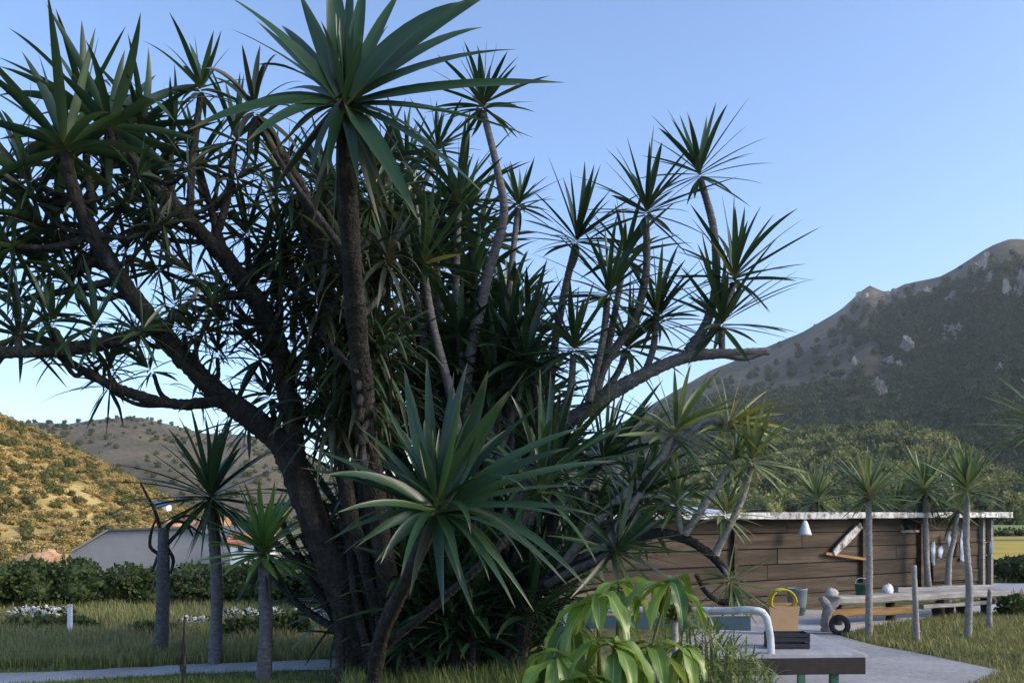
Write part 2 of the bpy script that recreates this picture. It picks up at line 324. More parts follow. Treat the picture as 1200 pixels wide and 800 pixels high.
# fields beyond the shed
def sheet(name, poly, mat, z, label=None, sub=10):
    """flat sheet from a polygon strip: two matching edge lists"""
    A_, B_ = poly; n = len(A_); V = []; F = []
    for i in range(n):
        for k in range(sub + 1):
            p = np.array(A_[i]) * (1 - k / sub) + np.array(B_[i]) * k / sub; V.append((p[0], p[1], gh(p[0], p[1]) + z))
    for i in range(n - 1):
        for k in range(sub):
            q = i * (sub + 1) + k; F.append([q, q + sub + 1, q + sub + 2, q + 1])
    o = struct(obj(name, V, F, mat, origin=(0, 0, 0), smooth=True))
    if label: tag(o, label)
    return o
sheet('yellow_field', ([(14.5, 30), (50, 30), (120, 30)], [(30, 66), (70, 67), (150, 68)]), M['field_yellow'], 0.012, 'bright yellow crop field beyond the shed')
sheet('green_field', ([(24, 70), (90, 70), (190, 70)], [(40, 150), (120, 160), (220, 170)]), M['field_green'], 0.012, 'pale green field beyond the yellow field')
# paths
def line_at(pts, n):
    pts = np.array(pts, float); d = np.r_[0, np.cumsum(np.linalg.norm(np.diff(pts, axis=0), axis=1))]
    q = np.linspace(0, d[-1], n); return [(np.interp(v, d, pts[:, 0]), np.interp(v, d, pts[:, 1])) for v in q]
def gp(*pp): return [tuple(G(*p)[:2]) for p in pp]
def path(name, near, far, mat, label, z=0.014, n=40):
    A_ = line_at(near, n); B_ = line_at(far, n); j = rng.normal(0, 0.03, n)
    A_ = [(x, y + d) for (x, y), d in zip(A_, j)]; B_ = [(x, y + d) for (x, y), d in zip(B_, rng.normal(0, .03, n))]
    return sheet(name, (A_, B_), mat, z, label, 4)
path('gravel_path', gp((-250, 822), (30, 802), (220, 790), (340, 786), (430, 784), (600, 786)), gp((-250, 798), (60, 788), (220, 779), (340, 775), (430, 772), (600, 772)), M['gravel'], 'pale gravel path running past the palm trunks')
path('side_path', gp((-300, 784), (0, 772), (100, 767), (200, 765)), gp((-300, 778), (0, 768), (100, 764), (200, 763)), M['gravel'], 'narrow gravel track in the left meadow')
path('concrete_path', gp((700, 870), (1010, 860), (1100, 825), (1168, 789)), gp((800, 742), (930, 731), (1010, 752), (1166, 785)), M['concrete'], 'pale concrete path beside the table')
path('concrete_apron', gp((800, 741), (985, 743), (1050, 731), (1100, 723), (1170, 718), (1330, 716)), gp((800, 716), (960, 716), (1060, 710), (1110, 707), (1180, 704), (1330, 703)), M['concrete'], 'concrete apron under the log bench', 0.022)
path('dirt_road', gp((1150, 697), (1200, 697), (1400, 697)), gp((1150, 684), (1200, 684), (1400, 684)), M['gravel'], 'pale road beyond the shed corner', 0.03)

# ------------------------------------------------------------------ foliage tools
def leafcloud(centres, radii, n, size, squash=1.0, hollow=0.6):
    """n bent leaf blades spread through the outer shell of several ellipsoids"""
    centres = np.array(centres, float); radii = np.array(radii, float)
    w = (radii[:, 0] * radii[:, 2]) ** 1.0; k = rng.choice(len(centres), n, p=w / w.sum())
    d = rng.normal(size=(n, 3)); d /= np.linalg.norm(d, axis=1)[:, None]
    rr = hollow + (1 - hollow) * rng.random(n) ** .6; rr *= 1 + 0.12 * rng.normal(size=n)
    c = centres[k] + d * radii[k] * rr[:, None]
    out = d * 1.0 + rng.normal(size=(n, 3)) * 0.75; out[:, 2] += 0.15; out /= np.linalg.norm(out, axis=1)[:, None]
    sd = np.cross(out, rng.normal(size=(n, 3))); sd /= np.linalg.norm(sd, axis=1)[:, None] + 1e-9
    nm = np.cross(out, sd); sz = size * rng.uniform(.55, 1.4, n)[:, None]; wd = sz * rng.uniform(.28, .5, n)[:, None]
    V = np.stack([c, c + out * sz * .5 + sd * wd + nm * sz * .08, c + out * sz - nm * sz * .12, c + out * sz * .5 - sd * wd + nm * sz * .08], 1).reshape(-1, 3)
    F = np.arange(4 * n).reshape(n, 4)
    UV = np.tile(np.array([(0.5, 0), (0, .5), (.5, 1), (1, .5)], float), (n, 1)) * [1, .6] + [0, .2]
    return V, F, UV
def add_core(V, F, UV, centres, radii, f=0.62):
    Vs = [V]; Fs = [F]; Us = [UV]; n = len(V)
    la = np.linspace(-math.pi / 2, math.pi / 2, 6); lo = np.linspace(0, 2 * math.pi, 9)[:-1]
    for c, r in zip(centres, radii):
        q = np.array([(math.cos(b) * math.cos(a), math.cos(b) * math.sin(a), math.sin(b)) for b in la for a in lo]) * (np.array(r) * f) * rng.uniform(.85, 1.15, (48, 1)) + np.array(c)
        f_ = np.array([[i * 8 + j, i * 8 + (j + 1) % 8, (i + 1) * 8 + (j + 1) % 8, (i + 1) * 8 + j] for i in range(5) for j in range(8)]) + n
        Vs.append(q); Fs.append(f_); Us.append(np.full((48, 2), .5)); n += 48
    return np.vstack(Vs), np.vstack(Fs), np.vstack(Us)
def scatter(name, pts, scales, protos, seed=0):
    """one 'stuff' object: prototypes instanced on points"""
    c = bpy.data.collections.new(name + '_kinds')
    for p in protos: c.objects.link(p)
    me = bpy.data.meshes.new(name); me.vertices.add(len(pts)); me.vertices.foreach_set('co', np.asarray(pts, float).ravel())
    at = me.attributes.new('size', 'FLOAT', 'POINT'); at.data.foreach_set('value', np.asarray(scales, np.float32))
    o = put(bpy.data.objects.new(name, me), None, (0, 0, 0)); stuff(o)
    ng = bpy.data.node_groups.new(name, 'GeometryNodeTree')
    ng.interface.new_socket('Geometry', in_out='INPUT', socket_type='NodeSocketGeometry'); ng.interface.new_socket('Geometry', in_out='OUTPUT', socket_type='NodeSocketGeometry')
    N = ng.nodes.new; L = ng.links.new
    gi = N('NodeGroupInput'); go = N('NodeGroupOutput'); ip = N('GeometryNodeInstanceOnPoints'); ci = N('GeometryNodeCollectionInfo')
    ci.inputs['Collection'].default_value = c; ci.inputs['Separate Children'].default_value = True; ci.inputs['Reset Children'].default_value = True
    rv = N('FunctionNodeRandomValue'); rv.data_type = 'FLOAT_VECTOR'; rv.inputs[0].default_value = (-.12, -.12, 0); rv.inputs[1].default_value = (.12, .12, 6.283)
    na = N('GeometryNodeInputNamedAttribute'); na.data_type = 'FLOAT'; na.inputs['Name'].default_value = 'size'
    L(gi.outputs[0], ip.inputs['Points']); L(ci.outputs[0], ip.inputs['Instance']); ip.inputs['Pick Instance'].default_value = True
    L(rv.outputs[0], ip.inputs['Rotation']); L(na.outputs[0], ip.inputs['Scale']); L(ip.outputs[0], go.inputs[0])
    md = o.modifiers.new('scatter', 'NODES'); md.node_group = ng; return o
def proto_tree(name, mat, n=230, size=.85, tall=1.0):
    cs = [(0, 0, 1.0 * tall)] + [(rng.uniform(-.55, .55), rng.uniform(-.55, .55), rng.uniform(.5, 1.5) * tall) for _ in range(5)]
    rs = [(.8, .8, .8 * tall)] + [(rng.uniform(.35, .6),) * 2 + (rng.uniform(.35, .6) * tall,) for _ in range(5)]
    V, F, UV = leafcloud(cs, rs, n, size * .32); V, F, UV = add_core(V, F, UV, cs, rs, .7)
    return bpy.data.objects.new(name, make_mesh(name, V, F, mat, UV))
def grid_sampler(lf, cond, n):
    _, X_, Y_, Z_, T_, A_ = lf; na, nr = X_.shape; out = []
    while len(out) < n:
        i = rng.uniform(0, na - 1.001, 4000); j = rng.uniform(0, nr - 1.001, 4000); i0 = i.astype(int); j0 = j.astype(int); u = i - i0; v = j - j0
        f = lambda Q: (Q[i0, j0] * (1 - u) + Q[i0 + 1, j0] * u) * (1 - v) + (Q[i0, j0 + 1] * (1 - u) + Q[i0 + 1, j0 + 1] * u) * v
        x, y, z, t_ = f(X_), f(Y_), f(Z_), f(T_); px = 600 + x / np.maximum(y, 1) * FPX
        r_ = np.hypot(x, y); k = cond(x, y, z, t_, px) * r_ / r_.max() > rng.random(4000)
        out += list(np.stack([x, y, z], 1)[k])
    return np.array(out[:n])

pd = [proto_tree('canopy_dark', M['tree_dark']), proto_tree('canopy_dark', M['tree_dark'], tall=1.3), proto_tree('canopy_mid', M['tree_mid'])]
pl_ = [proto_tree('canopy_lime', M['tree_lime'], 420, .6), proto_tree('canopy_mid', M['tree_mid'], 420, .6, 1.3), proto_tree('canopy_lime', M['tree_lime'], 420, .6, 1.2), proto_tree('canopy_lime', M['tree_lime'], 420, .6)]
vis = lambda px: (px > 600) & (px < 1330)
def cond_m(x, y, z, t_, px):
    patch = fbm(x / 120, y / 120, 4, 77) * 2
    dens = np.clip(1.5 - t_ * 1.65 + patch * 1.6, 0.03, 1) * (1 - .995 * sm(.55, .86, t_))
    return vis(px) * dens * (t_ < 1.02) * (y > 5)
pts = grid_sampler(MT, cond_m, 15000)
o = scatter('mountain_forest', pts - [0, 0, .8], rng.uniform(2.0, 5.0, len(pts)), pd); tag(o, 'dark green forest covering the lower slopes of the mountain', 'forest')
pts = grid_sampler(FT, lambda x, y, z, t_, px: (px > 640) * (px < 1330) * (t_ < 1.1) * np.clip(1.0 - .95 * (np.sin(z * .75 + fbm(x / 40, y / 40, 3, 5) * 4) > .82), 0, 1), 3600)
o = scatter('foothill_wood', pts - [0, 0, .6], rng.uniform(1.5, 3.1, len(pts)), pl_); tag(o, 'lighter green wood on the foothill below the mountain', 'wood')
pg = [proto_tree('dry_tuft', M['gold'], 160, .8, .6), proto_tree('dry_tuft', M['gold'], 160, .7, .5), proto_tree('dry_tuft', M['gold'], 180, .7, .45), proto_tree('dry_tuft', M['gold'], 160, .8, .5), proto_tree('olive_scrub', M['olive'], 200, .7, .7)]
pts = grid_sampler(HL, lambda x, y, z, t_, px: (px > -250) * (t_ < 1.15) * (px < 360) * np.clip(.35 + 1.8 * fbm(x / 14, y / 14, 4, 12), .08, 1), 9000)
o = scatter('hill_grass', pts - [0, 0, .15], rng.uniform(.3, .8, len(pts)), pg); tag(o, 'dry golden grass tufts and scrub on the left hill', 'dry grass')
po = [proto_tree('olive_scrub', M['olive'], 260, .6, .9), proto_tree('olive_scrub', M['olive'], 260, .6, .7)]
pts = grid_sampler(HL, lambda x, y, z, t_, px: (px > -250) * (t_ < 1.05) * (px < 360) * (fbm(x / 16 + 40, y / 16, 4, 51) > .10), 200)
o = scatter('hill_scrub', pts - [0, 0, .2], rng.uniform(.3, .85, len(pts)), po); tag(o, 'olive green scrub patches on the golden hill', 'scrub')
pts = grid_sampler(HF, lambda x, y, z, t_, px: (px > -300) * (t_ < 1.05) * (px < 900) * np.clip(.4 + fbm(x / 60, y / 60, 4, 19) * 2, .05, 1), 2200)
o = scatter('far_hill_scrub', pts - [0, 0, .5], rng.uniform(.7, 1.7, len(pts)), [pd[2].copy(), po[0].copy()]); tag(o, 'dull scrub on the brown far hill', 'scrub')

# bare rock faces of the mountain
def mt_point(px, py):
    az = math.atan((px - 600) / FPX); i = int(np.argmin(np.abs(MT[5][:, 0] - az)))
    prow = HOR - (MT[3][i] - H) / np.maximum(MT[2][i], 1) * FPX
    j = int(np.argmin(np.abs(prow - py) + 200 * (MT[4][i] > 1))); return np.array([MT[1][i, j], MT[2][i, j], MT[3][i, j]])
def rock_vf(c, r, n=9, rough=.28):
    la = np.linspace(-math.pi / 2, math.pi / 2, n); lo = np.linspace(0, 2 * math.pi, n + 4)[:-1]; m = len(lo)
    d = np.array([(math.cos(b) * math.cos(a_), math.cos(b) * math.sin(a_), math.sin(b)) for b in la for a_ in lo])
    k = 1 + rough * rng.normal(size=(len(d), 1)); V = d * np.array(r) * k + np.array(c)
    return V, [[i * m + j, i * m + (j + 1) % m, (i + 1) * m + (j + 1) % m, (i + 1) * m + j] for i in range(n - 1) for j in range(m)]
for px, py, w, h in ((1020, 462, 22, 24), (1107, 460, 18, 16), (1158, 428, 30, 34), (1122, 402, 20, 26), (1050, 425, 26, 20), (1062, 430, 16, 14), (1157, 345, 24, 18), (1188, 345, 18, 36), (1098, 390, 16, 10),
                     (1168, 330, 18, 20), (1040, 350, 18, 14), (1010, 352, 18, 14), (1120, 352, 18, 14), (1150, 318, 20, 26), (990, 412, 20, 12), (1195, 445, 18, 30), (968, 450, 18, 10), (1085, 345, 16, 10), (1000, 430, 12, 14)):
    c = mt_point(px, py); d = c[1]; mb = MB()
    for _ in range(7):
        q = c + np.array([rng.normal() * w * .28, rng.normal() * 6, rng.normal() * h * .28]) * np.array([d / FPX, 1, d / FPX])
        s_ = rng.uniform(.15, .31); mb.add(*rock_vf(q, (w * d / FPX * s_, w * d / FPX * s_ * .6, h * d / FPX * s_ * 1.2)))
    mb.build('rock', M['rock'], MT[0], c)

# ------------------------------------------------------------------ strap leaves, rosettes, stems
SEG = 9
_F = np.array([[i * 3 + c, i * 3 + c + 1, (i + 1) * 3 + c + 1, (i + 1) * 3 + c] for i in range(SEG) for c in range(2)])
_T = np.linspace(0, 1, SEG + 1)
_W = np.clip(.45 + _T / .28 * .55, 0, 1) * np.clip(1 - _T ** 3.0, 0, 1) ** .9 * (1 - .15 * _T); _W[-1] = 0.02
_UV = np.stack([np.tile([0, .5, 1.0], SEG + 1), np.repeat(_T, 3)], 1)
def strap(p, d, side, L, W, droop, fold=.28, twist=0.0, kink=None, sway=0.0):
    d = unit(d); V = np.empty((SEG + 1, 3, 3)); q = np.array(p, float); st = L / SEG; hs = unit(side)
    for i in range(SEG + 1):
        s_ = unit(hs - d * np.dot(hs, d)); n = np.cross(d, s_)
        if twist: s_ = unit(s_ * math.cos(twist * _T[i]) + n * math.sin(twist * _T[i])); n = np.cross(d, s_)
        if n[2] < 0 and abs(n[2]) > .2: n = -n
        w = W * .5 * _W[i]
        V[i, 0] = q - s_ * w + n * w * fold; V[i, 1] = q; V[i, 2] = q + s_ * w + n * w * fold
        hz = math.hypot(d[0], d[1])
        dr = droop * (.35 + 1.3 * _T[i]) / SEG * (.25 + hz)
        if kink is not None and abs(_T[i] - kink) < .08: dr += .55
        d = unit(d + np.array([0, 0, -1.0]) * dr + hs * sway / SEG)
        q = q + d * st
    return V.reshape(-1, 3)
def rosette_leaves(c, axis, n, L, W, lo=8, hi=105, droop=.35, jit=.12, length_core=.12, kink_p=0.0, sway=.15, skip=None):
    axis = unit(np.array(axis, float)); ex = unit(np.cross(axis, (.31, .77, .2))); ey = np.cross(axis, ex); out = []
    ph = rng.uniform(0, 6.28)
    for k in range(n):
        f = (k + .5) / n; az = ph + k * 2.39996 + rng.normal() * .12; el = R(lo + (hi - lo) * f ** .85) + rng.normal() * jit
        rad = math.cos(az) * ex + math.sin(az) * ey; d = axis * math.cos(el) + rad * math.sin(el)
        side = np.cross(axis, rad) + rng.normal(size=3) * .12
        base = np.array(c) + axis * length_core * (1 - f) + rad * .012
        l = L * (0.72 + .38 * math.sin(math.pi * min(1, f * .75 + .2))) * rng.uniform(.78, 1.12)
        out.append(strap(base, d, side, l, W * rng.uniform(.8, 1.15), droop * rng.uniform(.4, 1.6), .3, rng.normal() * .35, rng.uniform(.35, .7) if rng.random() < kink_p else None, rng.normal() * sway))
    return out
def join_leaves(ls):
    n = len(ls); V = np.vstack(ls); F = (np.tile(_F, (n, 1)) + np.repeat(np.arange(n) * 3 * (SEG + 1), len(_F))[:, None]); return V, F, np.tile(_UV, (n, 1))
def add_rosette(tree, c, axis, n, L, W, mat, split=False, name='leaf_rosette', alt=None, alt_p=0.0, **kw):
    c = np.array(c, float); ls = rosette_leaves(c, axis, n, L, W, **kw)
    if not split:
        V, F, UV = join_leaves(ls); o = obj(name, V, F, mat, tree, c, UV, True)
        if alt and rng.random() < alt_p: o.data.materials[0] = alt
        return o
    k = max(3, n // 8); V, F, UV = join_leaves(ls[:k]); ro = obj(name, V, F, mat, tree, c, UV, True)   # young spear leaves in the middle
    for l in ls[k:]:
        o = obj('leaf', l, _F, mat, ro, l[1], _UV, True)
        if alt and rng.random() < alt_p: o.data.materials[0] = alt
    return ro
def pxline(pts): return [P(*p[:3]) for p in pts]
def add_stem(tree, pts, mat, name='branch', ring=.05, step=.022, sides=9, wob=.03):
    """pts: (px, py, depth, radius in photo pixels)"""
    w = pxline(pts); r = [p[3] * p[2] / FPX for p in pts]
    V, F = tube(w, r, sides, step, ring, wob); return obj(name, V, F, mat, tree, w[0], None, True)
def stem_axis(pts):
    w = pxline(pts); a_ = unit(w[-1] - w[-2]); return unit(a_ + np.array([0, 0, .35]))

def hero(tree, c, tips, mat, name='leaf_rosette', alt=None):
    """rosette whose big leaves each run from the heart c to a given tip: (px, py, depth, width m, lift m)"""
    c = np.array(c, float); V, F, UV = join_leaves(rosette_leaves(c, (0, -.2, 1), 7, .55, .06, lo=3, hi=25, droop=.1)); ro = obj(name, V, F, mat, tree, c, UV, True)
    for k, (px, py, Yd, W, lift) in enumerate(tips):
        e = P(px, py, Yd); flat = min(1.0, abs(e[0] - c[0]) / (abs(e[2] - c[2]) + .15)); m_ = (c + e) / 2 + np.array([rng.normal() * .03, rng.normal() * .04, lift + .09 * flat * rng.uniform(.2, 1.5)]); ax = unit(np.array([rng.normal() * .15, -.8, .75])); tw = rng.normal() * .5; V = []
        for i in range(SEG + 1):
            t = _T[i]; q = c * (1 - t) ** 2 + 2 * m_ * t * (1 - t) + e * t * t; d = unit(2 * (1 - t) * (m_ - c) + 2 * t * (e - m_) + 1e-6)
            s_ = np.cross(d, ax); s_ = unit(s_) if np.linalg.norm(s_) > .15 else np.array([1.0, 0, 0]); n_ = np.cross(s_, d)
            s2 = s_ * math.cos(tw * t) + n_ * math.sin(tw * t); n2 = np.cross(s2, d); w = W * .5 * _W[i]
            V += [q - s2 * w + n2 * w * .32, q, q + s2 * w + n2 * w * .32]
        o = obj('leaf', np.array(V), _F, alt if (alt and k % 11 == 7) else mat, ro, c, _UV, True)
    return ro

# ---- clump with grey ringed stems (centre and right)
BC = P(545, 792, 9.9); BC[2] = 0
clump = empty('dragon_tree', BC); tag(clump, 'many-stemmed dragon tree with slender grey ringed stems and a thick limb reaching towards the shed', 'tree')
add_stem(clump, [(548, 796, 9.9, 14), (570, 700, 9.7, 13), (605, 590, 9.5, 12), (642, 518, 9.4, 10.5), (690, 478, 9.3, 9.5), (740, 446, 9.2, 8.5), (800, 420, 9.1, 7), (855, 414, 9.0, 5.5), (902, 411, 9.0, 4.5)], M['bark'], 'limb', .04, .03, 12, .05)
add_stem(clump, [(560, 797, 9.7, 11), (600, 722, 9.3, 10), (640, 684, 9.1, 9), (700, 655, 8.9, 7.5), (760, 626, 8.8, 6.5), (800, 630, 8.7, 6), (835, 652, 8.65, 5.2), (857, 678, 8.6, 4.6), (863, 697, 8.6, 4), (848, 706, 8.6, 3.4), (828, 694, 8.62, 3), (815, 672, 8.65, 2.4)], M['bark_dark'], 'limb', .05, .03, 10, .06)
add_stem(clump, [(834, 412, 9.05, 4), (870, 420, 8.95, 3.2), (900, 412, 8.9, 2.4)], M['bark'], 'branch')
CS = [  # stem points (root first) ; rosette leaf length in px, leaves, leaf width px
 ([(690, 480, 9.3, 6), (708, 430, 9.2, 5.5), (742, 375, 9.1, 5), (757, 320, 9.0, 4.4), (757, 255, 8.9, 4)], 82, 24, 9),
 ([(806, 412, 9.1, 6), (828, 378, 9.05, 5.5), (839, 330, 9, 5), (836, 268, 8.9, 4.4), (821, 210, 8.85, 4)], 76, 22, 8.5),
 ([(640, 520, 9.6, 6), (648, 420, 9.5, 5), (660, 350, 9.4, 4.6), (674, 288, 9.3, 4.2)], 76, 24, 9),
 ([(816, 414, 9.1, 5), (840, 380, 9.0, 4.6), (860, 332, 8.9, 4)], 82, 26, 9),
 ([(846, 414, 9.1, 4), (846, 385, 9, 3.6)], 92, 26, 9.5),
 ([(548, 560, 9.6, 8), (546, 450, 9.5, 7.5), (570, 330, 9.4, 6.5), (590, 255, 9.3, 5.5), (583, 200, 9.2, 4.6), (566, 130, 9.1, 4)], 66, 26, 8.5),
 ([(552, 600, 9.3, 7), (532, 480, 9.1, 6), (508, 385, 9.0, 5.4), (496, 315, 8.9, 4.8)], 92, 28, 10),
 ([(556, 560, 9.9, 6), (535, 400, 9.8, 5), (537, 240, 9.7, 4)], 82, 28, 8.5),
 ([(556, 540, 10.2, 5), (590, 380, 10.2, 4), (607, 245, 10.2, 3.5)], 50, 24, 6.5),
 ([(560, 600, 10.2, 5), (520, 400, 10.2, 4.4), (478, 200, 10.2, 3.8)], 62, 26, 7.5),
 ([(470, 420, 10.3, 4), (480, 270, 10.4, 3.6), (512, 180, 10.4, 3.2)], 50, 22, 6.5),
 ([(700, 460, 9.6, 5), (720, 370, 9.6, 4.2), (731, 305, 9.6, 3.6)], 62, 22, 7.5),
 ([(690, 470, 9.1, 5), (706, 400, 9.0, 4.2), (712, 350, 8.9, 3.8)], 80, 26, 9),
 ([(752, 446, 9.3, 4.6), (765, 410, 9.3, 4), (768, 378, 9.3, 3.6)], 78, 24, 8.5),
 ([(640, 520, 9.9, 5), (625, 450, 9.9, 4.4), (620, 395, 9.9, 4)], 78, 26, 9),
 ([(600, 560, 9.7, 5), (598, 500, 9.7, 4.4), (592, 432, 9.7, 4)], 92, 28, 10),
 ([(655, 510, 9.1, 5), (668, 460, 9.0, 4.4), (672, 415, 8.9, 4)], 80, 26, 9),
 ([(700, 470, 9.7, 5), (722, 440, 9.7, 4), (735, 412, 9.7, 3.6)], 72, 22, 8),
 ([(640, 690, 9.2, 6), (700, 610, 9.0, 5.4), (768, 546, 8.8, 5), (788, 512, 8.75, 4.4)], 80, 30, 9),
 ([(700, 655, 8.95, 5), (755, 570, 8.9, 4.6), (790, 525, 8.8, 4), (826, 494, 8.7, 3.6), (848, 497, 8.65, 3.2)], 68, 26, 7),
 ([(800, 630, 8.7, 4.6), (828, 588, 8.6, 4.2), (856, 545, 8.55, 3.4)], 52, 22, 6.5),
 ([(836, 652, 8.65, 4.6), (854, 618, 8.6, 4.2), (871, 580, 8.55, 3.8), (881, 546, 8.5, 3.4)], 64, 26, 7.5),
 ([(800, 630, 8.7, 4), (796, 612, 8.7, 3.6), (794, 594, 8.7, 3.2)], 48, 24, 6.5),
 ([(838, 655, 8.65, 4), (846, 630, 8.65, 3.4), (848, 608, 8.65, 3)], 54, 26, 7),
 ([(835, 652, 8.65, 3), (848, 666, 8.6, 2.6), (852, 676, 8.55, 2.4)], 62, 16, 4.5),
 ([(640, 600, 9.4, 5), (680, 575, 9.2, 4.6), (702, 545, 9.1, 4)], 96, 30, 10),
 ([(660, 670, 9.2, 5), (705, 630, 9.1, 4.4), (740, 590, 9.0, 4)], 78, 28, 9),
 ([(590, 640, 9.4, 5), (620, 610, 9.2, 4.6), (645, 560, 9.1, 4)], 100, 30, 10),
 ([(640, 685, 9.0, 5), (672, 668, 8.8, 4.6), (716, 648, 8.6, 4)], 90, 28, 9)]
yel = {19, 24}
for k, (pts, Lp, n, wp) in enumerate(CS):
    add_stem(clump, pts, M['bark_pale'] if k in (18, 19, 20, 21, 22, 23) else M['bark'], 'stem', .07, .016, 8, .02)
    Yd = pts[-1][2]
    add_rosette(clump, P(*pts[-1][:3]), stem_axis(pts) + rng.normal(size=3) * .12, n + 10, Lp * Yd / FPX * 1.08, wp * .84 * Yd / FPX, M['palm_leaf'] if 18 <= k <= 24 else M['leaf'], split=(k < 14 and k not in (8, 9, 10)), alt=M['leaf_yel'], alt_p=.04 if k not in yel else .4, hi=118, droop=.22)  # lower right rosettes take paler palm_leaf, sunlight put into the leaf colour
# inner stems and rosettes of the clump
def inside(px, py):
    top = np.interp(px, [380, 450, 520, 560, 620, 700, 760, 820], [300, 230, 250, 290, 400, 500, 560, 600])
    bot = np.interp(px, [380, 450, 560, 640, 700, 760, 820], [700, 740, 740, 690, 650, 610, 590]); return top < py < bot
cnt = 0
while cnt < 72:
    px, py = rng.uniform(400, 790), rng.uniform(230, 730)
    if not inside(px, py): continue
    cnt += 1; Yd = rng.uniform(9.5, 11.6); b0 = (rng.uniform(500, 610), 780 - (Yd - 9.9) * 18, Yd * .4 + 5.9, 6)
    mid = (b0[0] * .45 + px * .55 + rng.uniform(-18, 18), (b0[1] + py) / 2 + rng.uniform(-10, 20), (b0[2] + Yd) / 2, 5)
    pts = [b0, mid, (px, py + 14, Yd, 3.6), (px, py, Yd, 3.2)]
    add_stem(clump, pts, M['bark'], 'stem', .06, .03, 6, .02)
    Lp = rng.uniform(62, 98)
    add_rosette(clump, P(px, py, Yd), unit(np.array([(px - 560) / 260 * .6, rng.normal() * .3, .9])), 34, Lp * Yd / FPX, rng.uniform(8, 10.5) * Yd / FPX, M['leaf'], hi=125, droop=.4)

# ---- tall straight tree with the big topmost rosette
BT = P(474, 800, 9.5); BT[2] = 0
tall = empty('dragon_tree', BT); tag(tall, 'tall straight dark-stemmed dragon tree carrying the largest broad-leaved rosette at its top', 'tree')
tp = [(474, 802, 9.5, 12), (458, 700, 9.2, 12), (432, 520, 8.4, 12), (415, 340, 7.2, 12), (407, 220, 6.6, 11), (403, 126, 6.3, 8)]
add_stem(tall, tp, M['bark_dark'], 'trunk', .05, .03, 12, .05)
add_stem(tall, [(442, 720, 9.2, 7), (405, 560, 9.0, 7.5), (392, 400, 8.8, 7.5), (372, 270, 8.3, 7.5), (335, 190, 7.8, 7), (298, 140, 7.4, 6)], M['bark_dark'], 'branch', .05, .03, 10, .05)
add_stem(tall, [(446, 740, 9.2, 6), (440, 560, 9.2, 6), (436, 420, 9.1, 6), (446, 300, 8.9, 6.5), (452, 190, 8.9, 5)], M['bark_dark'], 'branch', .05, .03, 9, .05)
top_c = P(403, 124, 6.3)
TIPS = [(262, -8, 6.1, .13, .06), (350, -10, 6.3, .11, .0), (384, -60, 6.3, .15, .0), (412, -50, 6.6, .10, .0), (428, -25, 6.5, .12, .0), (470, -12, 6.6, .10, .05), (545, 2, 6.0, .20, .10), (572, -6, 6.3, .15, .10), (566, 32, 6.8, .09, .08), (606, 58, 6.1, .17, .10),
        (612, 100, 6.4, .12, .04), (662, 97, 6.0, .16, -.04), (626, 162, 5.8, .13, .04), (490, 258, 5.7, .13, .14), (576, 236, 5.9, .12, .10), (532, 200, 6.6, .08, .12), (446, 190, 6.8, .09, .10), (440, 250, 6.4, .09, .12), (300, 76, 6.2, .08, .08), (302, 116, 6.4, .07, .02), (270, 34, 6.5, .06, .03), (300, 24, 6.9, .08, .03),
        (222, 152, 6.0, .12, .10), (290, 165, 5.9, .12, .08), (332, 170, 6.3, .07, .12), (365, 205, 6.4, .09, .12), (338, 190, 6.8, .06, .1), (384, 205, 6.0, .08, .1), (330, 108, 6.9, .08, .05), (420, 215, 6.0, .08, .1), (500, 60, 7.2, .10, .1), (330, 30, 7.0, .09, .05), (455, 30, 7.2, .1, .05)]
TIPS = [(a_, b_, c_, w_ * 1.25, l_) for a_, b_, c_, w_, l_ in TIPS]
hero(tall, top_c, TIPS, M['leaf_front'])
ls = rosette_leaves(top_c - [0, 0, .04], (0, -.1, 1), 16, .95, .07, lo=120, hi=165, droop=.7)      # withered leaves hanging below
V, F, UV = join_leaves(ls); obj('withered_leaf_skirt', V, F, M['leaf_old'], tall, top_c, UV, True)
for (px, py, Yd, Lp, n) in ((300, 140, 7.4, 80, 26), (452, 190, 8.9, 70, 26), (345, 235, 8.4, 85, 26), (382, 225, 8.2, 75, 26), (362, 300, 8.6, 90, 28), (438, 262, 9.0, 80, 28), (395, 350, 8.8, 95, 30), (432, 345, 9.2, 95, 30), (370, 400, 8.8, 95, 30),
                            (408, 430, 9.0, 95, 30), (450, 430, 9.4, 95, 30), (425, 500, 9.6, 90, 30), (345, 350, 9.0, 80, 26), (425, 590, 10.0, 80, 28), (330, 285, 8.8, 80, 24)):
    q = [(430 + (px - 400) * .3, min(740, py + 150), Yd + .1, 4.5), (px + (415 - px) * .3, py + 60, Yd + .05, 4), (px, py, Yd, 3.4)]
    add_stem(tall, q, M['bark_dark'], 'twig', .05, .03, 6, .03)
    add_rosette(tall, P(px, py, Yd), (rng.normal() * .3, rng.normal() * .3, 1), n, Lp * Yd / FPX, rng.uniform(6, 8.5) * Yd / FPX, M['leaf_old'] if rng.random() < .6 else M['leaf'], hi=150, droop=.75)

